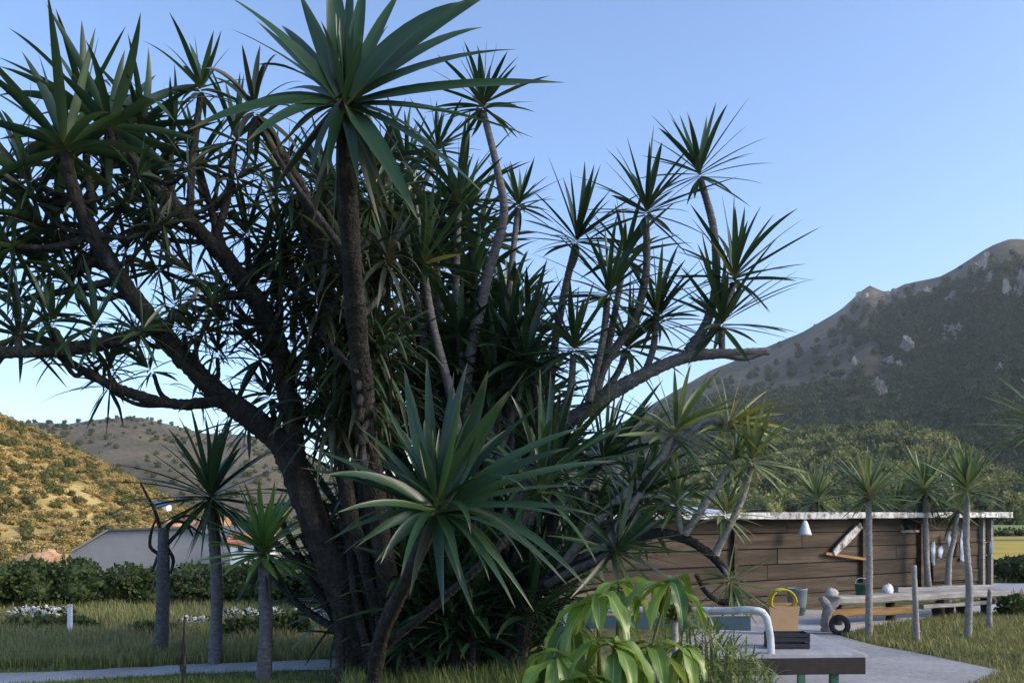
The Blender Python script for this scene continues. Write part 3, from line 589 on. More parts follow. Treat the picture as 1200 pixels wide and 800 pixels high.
for k in range(24):     # hanging dark foliage along the stem
    py = rng.uniform(235, 500); px = np.interp(py, [235, 400, 640], [395, 405, 425]) + rng.normal() * 34; Yd = rng.uniform(7.9, 9.3); 
    q = [(np.interp(py, [126, 340, 520, 824], [403, 415, 430, 460]), py + 70, Yd * .5 + np.interp(py, [126, 824], [6.3, 8.6]) * .5, 4), (px, py + 25, Yd, 3.4), (px, py, Yd, 3)]
    add_stem(tall, q, M['bark_dark'], 'twig', .05, .03, 6, .03)
    add_rosette(tall, P(px, py, Yd), (rng.normal() * .35, rng.normal() * .3, 1), 34, rng.uniform(70, 105) * Yd / FPX, rng.uniform(5.5, 8) * Yd / FPX, M['leaf_old'] if k % 2 else M['leaf'], hi=160, droop=1.0, kink_p=.15)

# ---- left tree with the thick leaning trunk
BA = P(432, 798, 9.6); BA[2] = 0
lean = empty('dragon_tree', BA); tag(lean, 'dragon tree with a thick dark trunk leaning out over the palms and meadow', 'tree')
trunk = [(432, 800, 9.6, 25), (412, 720, 9.5, 23), (378, 635, 9.3, 21), (345, 552, 9.1, 19), (318, 508, 9.0, 17), (252, 457, 8.8, 15), (190, 392, 8.5, 13.5), (132, 312, 8.3, 12), (92, 240, 8.1, 10), (76, 180, 8.0, 8)]
trunk = [(a_, b_, c_, r_ * .84) for a_, b_, c_, r_ in trunk]
add_stem(lean, trunk, M['bark_dark'], 'trunk', .04, .035, 14, .06)
add_stem(lean, [(350, 560, 9.1, 12), (338, 470, 9.0, 12), (318, 380, 8.9, 11), (270, 312, 8.7, 10), (215, 252, 8.5, 8.5), (170, 205, 8.4, 8), (132, 150, 8.3, 6)], M['bark_dark'], 'branch', .04, .035, 12, .06)
add_stem(lean, [(200, 372, 8.45, 5), (226, 352, 8.3, 3), (188, 382, 8.4, 8), (120, 402, 8.2, 8), (60, 411, 8.0, 8), (-30, 414, 7.8, 7)][2:], M['bark_dark'], 'branch', .05, .03, 9, .06)
add_stem(lean, [(188, 384, 8.5, 6), (208, 368, 8.4, 4.5), (224, 352, 8.3, 3), (232, 338, 8.3, 2)], M['bark_pale'], 'branch', .05, .03, 7, .06)
add_stem(lean, [(268, 468, 8.8, 7), (205, 473, 8.6, 6.5), (145, 458, 8.4, 6), (98, 434, 8.3, 5), (66, 414, 8.2, 4)], M['bark_dark'], 'branch', .05, .03, 8, .06)
add_stem(lean, [(395, 690, 9.6, 8), (345, 655, 10.2, 5), (305, 622, 10.5, 4), (262, 600, 10.7, 3)], M['bark_dark'], 'branch', .05, .03, 8, .05)
add_stem(lean, [(408, 745, 9.6, 5), (355, 712, 10.2, 4.5), (318, 672, 10.5, 3.5), (300, 640, 10.7, 2.5)], M['bark_dark'], 'branch', .05, .03, 8, .05)
add_stem(lean, [(398, 800, 9.3, 6), (398, 740, 9.35, 6), (392, 690, 9.4, 6)], M['bark_dark'], 'branch', .05, .03, 8, .05)
ROS = [  # px, py, depth, leaf px, n, width px, parent point on a stem
 (75, 178, 8.0, 128, 30, 16, (92, 240, 8.1)), (128, 150, 8.2, 118, 26, 15, (150, 185, 8.35)), (100, 130, 8.6, 90, 22, 12, (110, 250, 8.2)), (40, 215, 8.3, 105, 24, 13, (98, 250, 8.1)),
 (235, 112, 8.5, 66, 22, 10, (222, 258, 8.5)), (165, 150, 8.6, 76, 20, 11, (172, 207, 8.4)), (200, 175, 8.8, 75, 20, 10, (215, 252, 8.5)), (275, 170, 8.8, 80, 22, 10, (250, 290, 8.65)), (235, 200, 9, 80, 22, 10, (262, 300, 8.7)),
 (20, 290, 8.2, 95, 26, 11, (110, 275, 8.2)), (55, 265, 8.5, 90, 24, 10, (110, 275, 8.2)), (145, 240, 8.6, 80, 22, 9, (120, 290, 8.25)), (190, 262, 8.8, 75, 22, 9, (215, 252, 8.5)), (5, 210, 8.6, 95, 22, 10, (92, 240, 8.1)), (95, 300, 8.6, 75, 22, 9, (132, 312, 8.3)),
 (62, 385, 8.0, 70, 22, 9, (60, 411, 8.0)), (20, 395, 7.9, 75, 22, 9, (20, 413, 7.9)), (112, 388, 8.2, 66, 20, 9, (120, 402, 8.2)), (90, 340, 8.4, 60, 20, 8, (150, 340, 8.35)), (150, 300, 8.7, 60, 20, 8, (150, 335, 8.35)), (-10, 345, 8.2, 80, 24, 9, (-20, 413, 7.8)),
 (70, 418, 8.2, 48, 20, 7, (98, 434, 8.3)), (130, 440, 8.4, 50, 20, 7, (145, 458, 8.4)), (180, 438, 8.6, 46, 18, 7, (205, 473, 8.6)), (232, 325, 8.6, 56, 22, 7.5, (285, 345, 8.75)), (190, 318, 8.8, 50, 20, 7, (285, 345, 8.75)),
 (275, 378, 8.9, 62, 24, 8, (330, 420, 8.95)), (303, 425, 8.9, 58, 24, 8, (275, 478, 8.85)), (300, 345, 9.1, 66, 24, 8, (325, 400, 8.95)), (255, 420, 9.0, 42, 20, 6.5, (245, 450, 8.75)), (165, 395, 8.7, 44, 20, 6.5, (200, 405, 8.55)), (215, 390, 8.9, 40, 18, 6, (225, 430, 8.65)),
 (318, 470, 9.2, 62, 24, 7.5, (335, 520, 9.05)), (292, 500, 9.2, 55, 22, 7, (320, 510, 9.0)), (325, 330, 9.2, 75, 24, 8, (325, 400, 8.95)), (290, 280, 9.1, 75, 24, 8, (300, 350, 8.8)), (250, 255, 9.1, 70, 22, 8, (262, 300, 8.7)), (322, 235, 9.2, 80, 22, 9, (290, 330, 8.8)),
 (180, 200, 8.9, 75, 20, 9, (215, 252, 8.5)), (60, 320, 8.7, 80, 22, 9, (120, 300, 8.3)), (30, 350, 8.6, 70, 22, 8, (132, 330, 8.35)), (120, 205, 8.7, 85, 22, 10, (98, 250, 8.1))]
for k, (px, py, Yd, Lp, n, wp, pp) in enumerate(ROS):
    sag = (px * .5 + pp[0] * .5 + rng.uniform(-8, 8), py * .5 + pp[1] * .5 + rng.uniform(0, 14), Yd * .5 + pp[2] * .5, 4)
    q = [(*pp, 5 if Lp > 60 else 3.6), (sag[0], sag[1], sag[2], 4.4 if Lp > 60 else 3), (px, py, Yd, 3.6 if Lp > 60 else 2.4)]
    add_stem(lean, q, M['bark_dark'], 'twig', .05, .03, 7, .04)
    ax = unit(np.array([(px - pp[0]) * .010, rng.normal() * .25, max(.45, (pp[1] - py) * .012)]) + rng.normal(size=3) * .1)
    add_rosette(lean, P(px, py, Yd), ax, n, Lp * Yd / FPX * 1.02, wp * .8 * Yd / FPX, M['leaf_old'] if (k > 8 and rng.random() < .55) else M['leaf'], split=(k < 9), hi=120, droop=.4, kink_p=.08, lo=6)

ANCH = [(92, 240, 8.1), (110, 275, 8.2), (132, 312, 8.3), (160, 352, 8.4), (190, 392, 8.5), (222, 426, 8.65), (252, 457, 8.8), (170, 205, 8.4), (215, 252, 8.5), (245, 284, 8.6), (270, 312, 8.7), (298, 350, 8.8), (318, 380, 8.9), (330, 430, 8.95), (60, 411, 8.0), (120, 402, 8.2), (145, 458, 8.4), (205, 473, 8.6), (98, 434, 8.3)]
for k in range(24):
    pp = ANCH[rng.integers(len(ANCH))]; a_ = rng.uniform(0, 6.28); dist = rng.uniform(30, 85); px = pp[0] + math.cos(a_) * dist; py = pp[1] - abs(math.sin(a_)) * dist * .9 + 10; Yd = pp[2] + rng.uniform(-.5, .6)
    q = [(*pp, 3.4), ((px + pp[0]) / 2 + rng.uniform(-6, 6), (py + pp[1]) / 2 + rng.uniform(2, 12), (Yd + pp[2]) / 2, 2.8), (px, py, Yd, 2.2)]
    add_stem(lean, q, M['bark_dark'], 'twig', .05, .03, 6, .04)
    add_rosette(lean, P(px, py, Yd), (math.cos(a_) * .7, rng.normal() * .3, .8), 18, rng.uniform(40, 66) * Yd / FPX, rng.uniform(4.2, 6) * Yd / FPX, M['leaf_old'] if k % 3 else M['leaf'], hi=125, droop=.5, kink_p=.12)  # mostly darker leaf_old, putting the crown's silhouette shade into leaf colour

# ---- low front plant with the broad rosette
BD = P(436, 818, 8.8); BD[2] = 0
front = empty('dragon_plant', BD); tag(front, 'low leaning dragon plant with long arching grey-green leaves in front of the clump', 'plant')
fp = [(436, 818, 8.8, 9), (446, 748, 8.1, 9), (478, 676, 7.0, 9), (506, 614, 6.2, 8)]
add_stem(front, fp, M['bark_dark'], 'trunk', .05, .025, 10, .04)
fc = P(512, 602, 6.1)
TIPF = [(448, 468, 6.2, .07, .0), (474, 432, 6.3, .12, .0), (500, 420, 6.4, .10, .0), (532, 436, 6.3, .12, .0), (548, 425, 6.1, .13, .0), (572, 434, 5.9, .16, -.02), (596, 458, 5.9, .17, .0), (618, 432, 6.3, .09, .0), (640, 470, 6.2, .10, .04), (600, 500, 6.5, .08, .04), (684, 500, 6.2, .09, .08), (668, 524, 5.9, .12, .06),
        (722, 540, 6.4, .07, .10), (706, 572, 6.0, .09, .05), (700, 604, 6.1, .08, .12), (664, 606, 5.6, .09, .08), (690, 690, 5.7, .10, .24), (664, 684, 5.9, .09, .26), (640, 668, 5.4, .10, .2), (604, 712, 5.6, .09, .2), (626, 716, 5.9, .07, .26), (380, 636, 6.1, .08, .1), (348, 520, 6.0, .08, .03), (352, 548, 6.2, .07, .06),
        (382, 556, 5.7, .10, .1), (396, 600, 5.6, .07, .1), (418, 640, 5.8, .08, .12), (446, 660, 5.6, .07, .12), (430, 610, 6.5, .06, .05), (480, 700, 5.8, .07, .12), (520, 720, 5.7, .09, .12), (556, 720, 6.0, .09, .16), (420, 500, 6.5, .07, .04), (436, 530, 6.6, .06, .04), (540, 680, 5.4, .07, .1)]
hero(front, fc, TIPF, M['leaf_front'], alt=M['leaf_old'])
add_rosette(front, fc, (.1, -.1, 1), 22, .85, .07, M['leaf_front'], lo=10, hi=125, droop=.8, sway=.4)
add_stem(front, [(444, 764, 8.3, 5), (520, 700, 7.9, 5), (585, 640, 7.6, 4.8), (628, 585, 7.7, 4.5)], M['bark_dark'], 'branch', .05, .03, 8, .04)
add_rosette(front, P(630, 580, 7.7), (.2, -.2, 1), 34, .98, .085, M['leaf_front'], split=True, lo=6, hi=110, droop=.6, sway=.3)
# dense young shoots round the foot of the clump
for k in range(44):
    px = rng.uniform(462, 640); Yd = rng.uniform(9.0, 10.4); py = rng.uniform(660, 785); c = P(px, py, Yd)
    b = np.array([c[0] + (BC[0] - c[0]) * .3, Yd, -.03]); V, F = tube([b, (b + c) / 2 + [.03, 0, 0], c], [.04, .035, .03], 7, .05, .05, .03); obj('shoot', V, F, M['bark_dark'], clump, b, None, True)
    add_rosette(clump, c, ((px - 540) / 300, -.1, 1), 24, rng.uniform(.7, 1.15), .075, M['leaf'], lo=4, hi=95, droop=.5)
for k in range(34):     # thin stems fanning out of the foot
    x0 = rng.uniform(430, 610); x1 = x0 + (x0 - 520) * rng.uniform(.5, 1.3); Yd = rng.uniform(9.2, 10.4)
    add_stem(clump, [(x0, 600 + 1900 / Yd + 3, Yd, 6), ((x0 + x1) / 2 + rng.uniform(-6, 6), 700, Yd, 5), (x1, rng.uniform(560, 640), Yd, 4)], M['bark_dark'], 'stem', .06, .04, 6, .03)

# ------------------------------------------------------------------ palm-like plants
def palm(base_px, base_py, top, Lp, n, wp, rpx, label, group=None, mat='palm_leaf', bark='bark_dark', lean_pts=None, hi=112, droop=.3, skirt=0, name='palm_tree', split=False):
    b = G(base_px, base_py); Yd = b[1]; b[2] = gh(b[0], b[1]) - .03; t_ = empty(name, b); tag(t_, label, 'palm', group)
    topw = P(top[0], top[1], Yd); w = [b] + [P(*q, Yd) for q in (lean_pts or [])] + [topw]
    if len(w) == 2: w.insert(1, (b + topw) / 2 + [rng.normal() * .02, 0, 0])
    r = np.linspace(rpx * 1.08, rpx * .8, len(w)) * Yd / FPX
    V, F = tube(w, r, 11, .035, .035, .05); obj('trunk', V, F, M[bark], t_, b, None, True)
    kw = dict(hi=hi, droop=droop, lo=4, length_core=.14)
    if n: 
        if split: add_rosette(t_, topw, (rng.normal() * .06, rng.normal() * .06, 1), n, Lp * Yd / FPX, wp * Yd / FPX, M[mat], split=True, name='crown', **kw)
        else: add_rosette(t_, topw, (rng.normal() * .06, rng.normal() * .06, 1), n, Lp * Yd / FPX, wp * Yd / FPX, M[mat], name='crown', **kw)
    if skirt:
        V, F, UV = join_leaves(rosette_leaves(topw - [0, 0, .05], (0, 0, 1), skirt, Lp * Yd / FPX * .8, wp * Yd / FPX * .7, lo=125, hi=172, droop=.3)); obj('dead_leaf_skirt', V, F, M['leaf_old'], t_, topw, UV, True)
    return t_
palm(310, 797, (309, 652), 80, 72, 7.5, 8.5, 'short palm with bright green crown on a grey trunk beside the gravel path', 'palms by the gravel path', split=True, skirt=10, hi=112, mat='leaf_bright', bark='bark')
palm(252, 778, (247, 588), 98, 62, 8, 7, 'palm with dark wide crown and slim trunk, next to the leafless trunk', 'palms by the gravel path', mat='leaf', skirt=16, hi=120, split=True, bark='bark')
pt = palm(188, 768, (192, 618), 0, 0, 0, 8, 'dead palm trunk without leaves, topped by bare curling twigs', 'palms by the gravel path', name='dead_palm_trunk', bark='bark')
for q in ([(190, 628), (182, 600), (172, 580), (165, 566)], [(194, 622), (205, 608), (222, 604), (235, 610)], [(194, 640), (208, 625), (220, 618), (226, 628)], [(188, 650), (176, 640), (178, 620), (184, 606)], [(190, 640), (182, 660), (178, 670)], [(195, 640), (203, 655), (200, 672)], [(196, 618), (200, 612), (215, 612), (240, 628)]):
    Yd = G(188, 768)[1]; add_stem(pt, [(x, y, Yd, 2.6 - .5 * i) for i, (x, y) in enumerate(q)], M['bark_dark'], 'twig', .05, .03, 6, .05)
Yd = G(188, 768)[1]
RP = [(1018, 746, (1018, 586), 52, 64, 5, 5, 'palm with a broad dark green crown in front of the slanted white board', None, 0),
      (1134, 748, (1134, 578), 50, 56, 4.6, 5, 'slender palm with pale bare trunk on the lawn, in front of the hanging white cloths', [(1136, 690), (1132, 630)], 0),
      (958, 708, (958, 590), 42, 40, 4, 4.5, 'ragged palm with thin crown and shaggy trunk near the blue-grey bin', None, 14),
      (1042, 702, (1050, 606), 44, 40, 4.4, 3.5, 'small palm with curved thin stem and low crown before the dark wall opening', [(1042, 660), (1043, 632)], 0),
      (1089, 704, (1084, 578), 52, 52, 4.8, 4.5, 'palm with shaggy pale trunk beside the hanging white cloths', None, 12),
      (1112, 706, (1122, 600), 40, 34, 4.2, 4, 'dark-stemmed forked palm between the hanging white cloths', [(1112, 660), (1118, 630)], 6)]
for bx, by, tp_, Lp, n, wp, rp_, lab, lp, sk in RP:
    palm(bx, by, tp_, Lp * 1.08, n + 14, wp, rp_ * .8, lab, 'palms in front of the shed', bark='bark_pale', lean_pts=lp, skirt=sk, droop=.28)
t_ = palm(1238, 775, (1232, 508), 84, 60, 7, 7, 'palm with pale green crown at the far side of the lawn from the table', None, bark='bark_pale')

# ------------------------------------------------------------------ broad-leaved shrub
SB = np.array([P(715, 800, 4.7)[0], 4.7, 0.0])
shrub = empty('broadleaf_shrub', SB); tag(shrub, 'lime green shrub with large drooping wavy-edged leaves', 'shrub')
def broad(p, d, side, L, W, droop, wav):
    nl = 10; T = np.linspace(0, 1, nl + 1); w = np.sin(math.pi * np.clip(T, 0, 1) ** .85) ** .75 * W / 2 + .002; V = []; q = np.array(p, float); d = unit(d); ph = rng.uniform(0, 6)
    for i in range(nl + 1):
        s_ = unit(side - d * np.dot(side, d)); n = np.cross(d, s_); n = n if n[2] > 0 else -n
        for c in (-1, -.5, 0, .5, 1):
            V.append(q + s_ * w[i] * c + n * (abs(c) * w[i] * .35 + wav * W * (abs(c) == 1) * math.sin(T[i] * 15 + ph + c)))
        d = unit(d + np.array([0, 0, -1]) * droop * (1.5 - T[i]) / nl); q = q + d * L / nl
    return np.array(V)
_BF = np.array([[i * 5 + c, i * 5 + c + 1, (i + 1) * 5 + c + 1, (i + 1) * 5 + c] for i in range(10) for c in range(4)])
_BUV = np.stack([np.tile(np.linspace(0, 1, 5), 11), np.repeat(np.linspace(0, 1, 11), 5)], 1)
WHS = .88
WH = [(655, 752, 4.5, 100, 10), (700, 684, 4.7, 92, 8), (786, 668, 4.8, 84, 9), (720, 738, 4.4, 95, 9), (762, 742, 4.6, 85, 8), (690, 782, 4.3, 90, 9), (745, 790, 4.3, 90, 9), (640, 802, 4.4, 85, 8), (800, 742, 4.9, 70, 7), (725, 668, 5.0, 80, 7), (670, 722, 4.9, 90, 8), (780, 800, 4.5, 80, 8), (712, 830, 4.3, 90, 8)]
for px, py, Yd, Lp, n in WH:
    py += 12; c = P(px, py, Yd); b = SB + [rng.normal() * .06, rng.normal() * .06, -.03]
    V, F = tube([b, b * .5 + c * .5 + [0, 0, .15], c], [.018, .013, .006], 7, .06, .02, .03); obj('stem', V, F, M['olive'], shrub, b, None, True)
    ph = rng.uniform(0, 6)
    for k in range(n):
        az = ph + k * 2.4; el = rng.uniform(-.1, .7); d = np.array([math.cos(az) * math.cos(el), math.sin(az) * math.cos(el), math.sin(el)])
        l = WHS * Lp * Yd / FPX * rng.uniform(.75, 1.15)
        V = broad(c - [0, 0, .02 * (k % 4)], d, np.array([-math.sin(az), math.cos(az), rng.normal() * .25]), l, l * rng.uniform(.21, .29), rng.uniform(1.3, 2.9), rng.uniform(.07, .15)); o = obj('leaf', V, _BF, M['mango'], shrub, c, _BUV, True)

# narrow-leaved undergrowth right of the shrub
ug = empty('undergrowth_bush', (P(840, 800, 6.6)[0], 6.6, 0)); tag(ug, 'dense narrow-leaved green undergrowth beside the pipe rail', 'bush')
ls = []
for k in range(1500):
    px = rng.uniform(770, 905); hmax = np.interp(px, [770, 800, 850, 905], [715, 712, 748, 790]); Yd = rng.uniform(6.0, 7.2); py = hmax + (900 - hmax) * rng.random() ** 1.2
    c = P(px, py, Yd); az = rng.uniform(0, 6.28); el = rng.uniform(.2, 1.3)
    ls.append(strap(c, (math.cos(az) * math.cos(el), math.sin(az) * math.cos(el), math.sin(el)), (-math.sin(az), math.cos(az), 0), rng.uniform(.1, .22), rng.uniform(.012, .026), 1.2))
V, F, UV = join_leaves(ls); stuff(obj('foliage', V, F, M['grass_lush'], ug, None, UV))
mb = MB()
for k in range(40):
    px = rng.uniform(775, 895); Yd = rng.uniform(6.1, 7.1); b = P(px, 700, Yd); b[2] = -.02; hmax = np.interp(px, [770, 800, 850, 905], [725, 720, 755, 795]); tpp = P(px + rng.uniform(-12, 12), hmax + 8, Yd); mb.add(*tube([b, (b + tpp) / 2 + rng.normal(size=3) * .02, tpp], [.008, .007, .004], 5, .1))
stuff(mb.build('stems', M['olive'], ug))
# grey post with a mossy top
Yp = 5.9; b = P(790, 800, Yp); b[2] = -.05; tpp = P(791, 722, Yp)
gpz = empty('garden_post', b); tag(gpz, 'thin grey garden post with lichen tuft on top behind the lime shrub', 'post')
V, F = tube([b, (b + tpp) / 2 + [.01, 0, 0], tpp], [.022, .021, .02], 9, .05, .02, .05); obj('post', V, F, M['bark_pale'], gpz, b, None, True)
V, F, UV = leafcloud([tpp + [0, 0, .03], tpp + [.04, 0, .05]], [(.08, .07, .05), (.06, .06, .05)], 260, .04, hollow=.1); obj('lichen_tuft', V, F, M['olive'], gpz, tpp, UV)

# ------------------------------------------------------------------ shed
SA = np.array([P(590, 0, 13.3)[0], 13.3, 0]); SE = np.array([P(1161, 0, 20.0)[0], 20.0, 0]); sdir = unit(SE - SA); snor = np.array([sdir[1], -sdir[0], 0]); SLen = np.linalg.norm(SE - SA)
shed = empty('shed', SA); tag(shed, 'long low brown plank shed with peeling white roof edge', 'shed')
AX = np.array([sdir, -snor, [0, 0, 1.0]])      # local x along the wall, y into the shed
def sbox(x, y, z, sx, sy, sz, bev=0.0):
    return box_vf(SA + sdir * x - snor * y + np.array([0, 0, z]), (sx, sy, sz), AX, bev)
def shed_x(px):
    k = (px - 600) / FPX; return (k * SA[1] - SA[0]) / (sdir[0] - k * sdir[1])
ztop = 1.80; nc = 6; ph_ = ztop / nc
mb = MB(); mb.add(*sbox(SLen / 2, 1.6, ztop / 2, SLen - .1, 3.0, ztop - .06)); mb.build('wall', M['dark_edge'], shed)
proto_p = {}
for c in range(nc):
    x = -rng.uniform(0, 3.4)
    while x < SLen:
        l = 4.8 if rng.random() < .6 else 3.6; x0 = max(0, x); x1 = min(SLen, x + l - .008)
        if x1 - x0 > .1:
            V, F = sbox((x0 + x1) / 2, .06 - rng.uniform(0, .022), ph_ * (c + .5), x1 - x0, .05, ph_ - .014 - rng.uniform(0, .008), .006)
            obj('plank', V, F, M['plank'] if not (c < 2 and x1 < 4.2) else M['tan'], shed, V.mean(0))
        x += l
mb = MB(); mb.add(*sbox(SLen / 2, 1.45, ztop + .05, SLen + .5, 3.6, .06)); mb.build('roof', M['roof_dark'], shed)
x = -.25
while x < SLen + .2:
    l = rng.uniform(1.3, 2.2); x1 = min(x + l, SLen + .25)
    V, F = sbox((x + x1) / 2, -.365 + rng.uniform(-.006, .006), ztop + .035 + rng.uniform(-.008, .012), x1 - x - .01, .035, .12 + rng.uniform(-.012, .02), .008); obj('fascia_board', V, F, M['fascia'], shed, V.mean(0)); x = x1
for px in (1010, 1078, 1150, 1161, 860):     # posts carrying the roof edge
    xx = shed_x(px); V, F = sbox(min(xx, SLen - .05), -.02, ztop / 2, .09, .09, ztop, .01); obj('post', V, F, M['wood_grey'] if px > 1140 else M['plank'], shed, V.mean(0))
xx = shed_x(1068); V, F = sbox(xx, .02, ztop - .17, .62, .04, .24); op = obj('window', V, F, M['black_hole'], shed, V.mean(0))  # flat black box painted as the shade inside the opening
V, F = sbox(xx, -.005, ztop - .31, .72, .05, .05, .006); obj('sill', V, F, M['wood_grey'], op, V.mean(0))
xx = shed_x(1115); V, F = sbox(xx, -.03, .62, 1.5, .05, .5, .01); obj('lower_panel', V, F, M['plank'], shed, V.mean(0))
rs = empty('roof_sheet', SA + sdir * shed_x(800)); 
ORG[rs.name] = np.array(SA + sdir * shed_x(800) + [0, 0, ztop + .08]); rs.location = Vector(ORG[rs.name]); tag(rs, 'white corrugated sheet lying on the shed roof', 'roof sheet')
n = 60; xs = np.linspace(-1.1, 1.1, n); mb = MB()
Vt = []
for y in (-.3, 1.6):
    for x_ in xs: Vt.append(SA + sdir * (shed_x(790) + x_) - snor * y + np.array([0, 0, ztop + .10 + .02 * math.sin(x_ * 40) + (.16 if y > 0 else 0.0)]))
Vt = np.array(Vt); Vt2 = Vt + [0, 0, .006]; F = [[i, i + 1, n + i + 1, n + i] for i in range(n - 1)]; F2 = [[2 * n + q for q in reversed(f)] for f in F]
F3 = [[i, 2 * n + i, 2 * n + i + 1, i + 1] for i in range(n - 1)]
obj('sheet', np.vstack([Vt, Vt2]), F + F2 + F3, M['roof_sheet'], rs)
V, F = sbox(shed_x(790), 1.45, ztop + .135, 2.0, .08, .13); obj('batten', V, F, M['wood_grey'], rs)
# lamp under the roof edge
lx = shed_x(927); lc = SA + sdir * lx + snor * .33 + np.array([0, 0, ztop - .08])
lamp = empty('outdoor_lamp', lc); tag(lamp, 'small white bell-shaped lamp hanging under the shed roof edge', 'lamp')
def lathe(c, prof, n=16):
    V = []; F = []
    for r_, z in prof: V += [(c[0] + r_ * math.cos(a_), c[1] + r_ * math.sin(a_), c[2] + z) for a_ in np.linspace(0, 2 * math.pi, n, endpoint=False)]
    for i in range(len(prof) - 1):
        for j in range(n): k = (j + 1) % n; F.append([i * n + j, i * n + k, (i + 1) * n + k, (i + 1) * n + j])
    return np.array(V), F
V, F = lathe(lc, [(.0, .02), (.04, .02), (.06, -.03), (.09, -.12), (.125, -.22), (.13, -.25), (.115, -.25), (.08, -.12), (.03, -.02)]); obj('lamp_shade', V, F, M['ceramic'], lamp, None, None, True)
V, F = lathe(lc, [(.0, -.27), (.03, -.26), (.045, -.22), (.03, -.16), (.0, -.14)]); obj('bulb', V, F, M['crate'], lamp, None, None, True)
V, F = tube([lc + [0, 0, .1], lc + [0, 0, .01]], [.012, .012], 7, .03); obj('bracket', V, F, M['steel'], lamp)
# slanted white board leaning on the wall
def on_wall(px, py, off):      # point in front of the shed wall, 'off' metres out
    x = shed_x(px); q = SA + sdir * x + snor * off; return np.array([q[0], q[1], H + (HOR - py) / FPX * q[1]])
def slab(name, a_, b_, w, th, mat, parent, n=10, prof=lambda t: 1):
    a_, b_ = np.array(a_), np.array(b_); d = unit(b_ - a_); nn = snor; sd_ = unit(np.cross(d, nn)); V = []; F = []
    for i in range(n + 1):
        t = i / n; q = a_ + (b_ - a_) * t; hw = w / 2 * prof(t)
        V += [q - sd_ * hw - nn * th / 2, q + sd_ * hw - nn * th / 2, q + sd_ * hw + nn * th / 2, q - sd_ * hw + nn * th / 2]
    for i in range(n):
        for j in range(4): k = (j + 1) % 4; F.append([i * 4 + j, i * 4 + k, i * 4 + 4 + k, i * 4 + 4 + j])
    F += [[3, 2, 1, 0], [n * 4 + j for j in range(4)]]
    return obj(name, V, F, mat, parent, None if parent is not None else None)
wb = slab('white_board', on_wall(972, 648, .10), on_wall(1004, 615, .10), .16, .035, M['fascia'], None, 8, lambda t: .8 + .25 * math.sin(t * 3)); tag(wb, 'slanted peeling white board fixed to the brown shed wall', 'board')
br = slab('wall_rail', on_wall(964, 648, .07), on_wall(1012, 655, .07), .05, .04, M['wood_orange'], None, 3); tag(br, 'thin reddish rail on the shed wall under the slanted white board', 'rail')
# hanging white cloths
def cloth(px, py0, py1, wpx, label):
    x = shed_x(px); n, m = 9, 12; V = []; F = []; Yd = (SA + sdir * x)[1]; w = wpx * Yd / FPX; ph = rng.uniform(0, 6)
    z0 = H + (HOR - py0) / FPX * Yd; z1 = H + (HOR - py1) / FPX * Yd
    for th in (0, .012):
        for i in range(m + 1):
            for j in range(n + 1):
                t_, u = i / m, j / n - .5; q = SA + sdir * (x + u * w * (.35 + .65 * math.sin(min(1, t_ * 1.3) * math.pi * .8 + .25))) + snor * (.11 + th + .025 * math.sin(u * 14 + ph + t_ * 2)); V.append((q[0], q[1], z0 + (z1 - z0) * t_ - .03 * math.cos(u * 5) * t_))
    k = (m + 1) * (n + 1); q = lambda i, j: i * (n + 1) + j
    for i in range(m):
        for j in range(n): F.append([q(i, j), q(i, j + 1), q(i + 1, j + 1), q(i + 1, j)]); F.append([k + q(i, j), k + q(i + 1, j), k + q(i + 1, j + 1), k + q(i, j + 1)])
    for i in range(m): F.append([q(i, 0), q(i + 1, 0), k + q(i + 1, 0), k + q(i, 0)]); F.append([q(i, n), k + q(i, n), k + q(i + 1, n), q(i + 1, n)])
    V = np.array(V); top = V[V[:, 2].argmax()]; t_ = empty('hanging_cloth', top); tag(t_, label, 'cloth', 'white cloths hanging on the shed'); obj('cloth', V, F, M['cloth'], t_, None, None, True)
    a_ = SA + sdir * x + snor * .02 + [0, 0, z0 - .01]; b_ = SA + sdir * x + snor * .15 + [0, 0, z0 + .01]; V2, F2 = tube([a_, b_], [.008, .008], 6, .05); obj('hook', V2, F2, M['steel'], t_)
cloth(1122, 620, 656, 10, 'widest white cloth hanging on the shed wall near its corner post'); cloth(1088, 634, 660, 6, 'narrow white cloth hanging beside the shaggy pale palm trunk'); cloth(1106, 624, 641, 6, 'shortest white cloth hanging between two others'); cloth(1096, 640, 652, 9, 'small bunched white cloth hanging low between its neighbours'); cloth(1156, 634, 648, 4, 'tiny white cloth at the shed corner post')

# ------------------------------------------------------------------ log bench, stakes, stump, tyre and small things by the shed
def beam(name, a_, b_, w, h, mat, parent=None, bev=.015, n=6, wobz=.008):
    a_, b_ = np.array(a_, float), np.array(b_, float); A3 = frame_from(b_ - a_); V = []; F = []
    for i in range(n + 1):
        q = a_ + (b_ - a_) * i / n + np.array([0, 0, rng.normal() * wobz]); hw, hh = w / 2 * rng.uniform(.93, 1.07), h / 2 * rng.uniform(.92, 1.08)
        for (u, v) in ((-hw + bev, -hh), (hw - bev, -hh), (hw, -hh + bev), (hw, hh - bev), (hw - bev, hh), (-hw + bev, hh), (-hw, hh - bev), (-hw, -hh + bev)): V.append(q + A3[1] * u + A3[2] * v)
    for i in range(n):
        for j in range(8): k = (j + 1) % 8; F.append([i * 8 + j, i * 8 + k, i * 8 + 8 + k, i * 8 + 8 + j])
    F += [list(range(7, -1, -1)), [n * 8 + j for j in range(8)]]
    return obj(name, V, F, mat, parent, None if parent is None else (np.array(V)).mean(0))
L0, L1 = P(972, 703, 14.2), P(1172, 697, 16.0); L0[2] = .44; L1[2] = .40
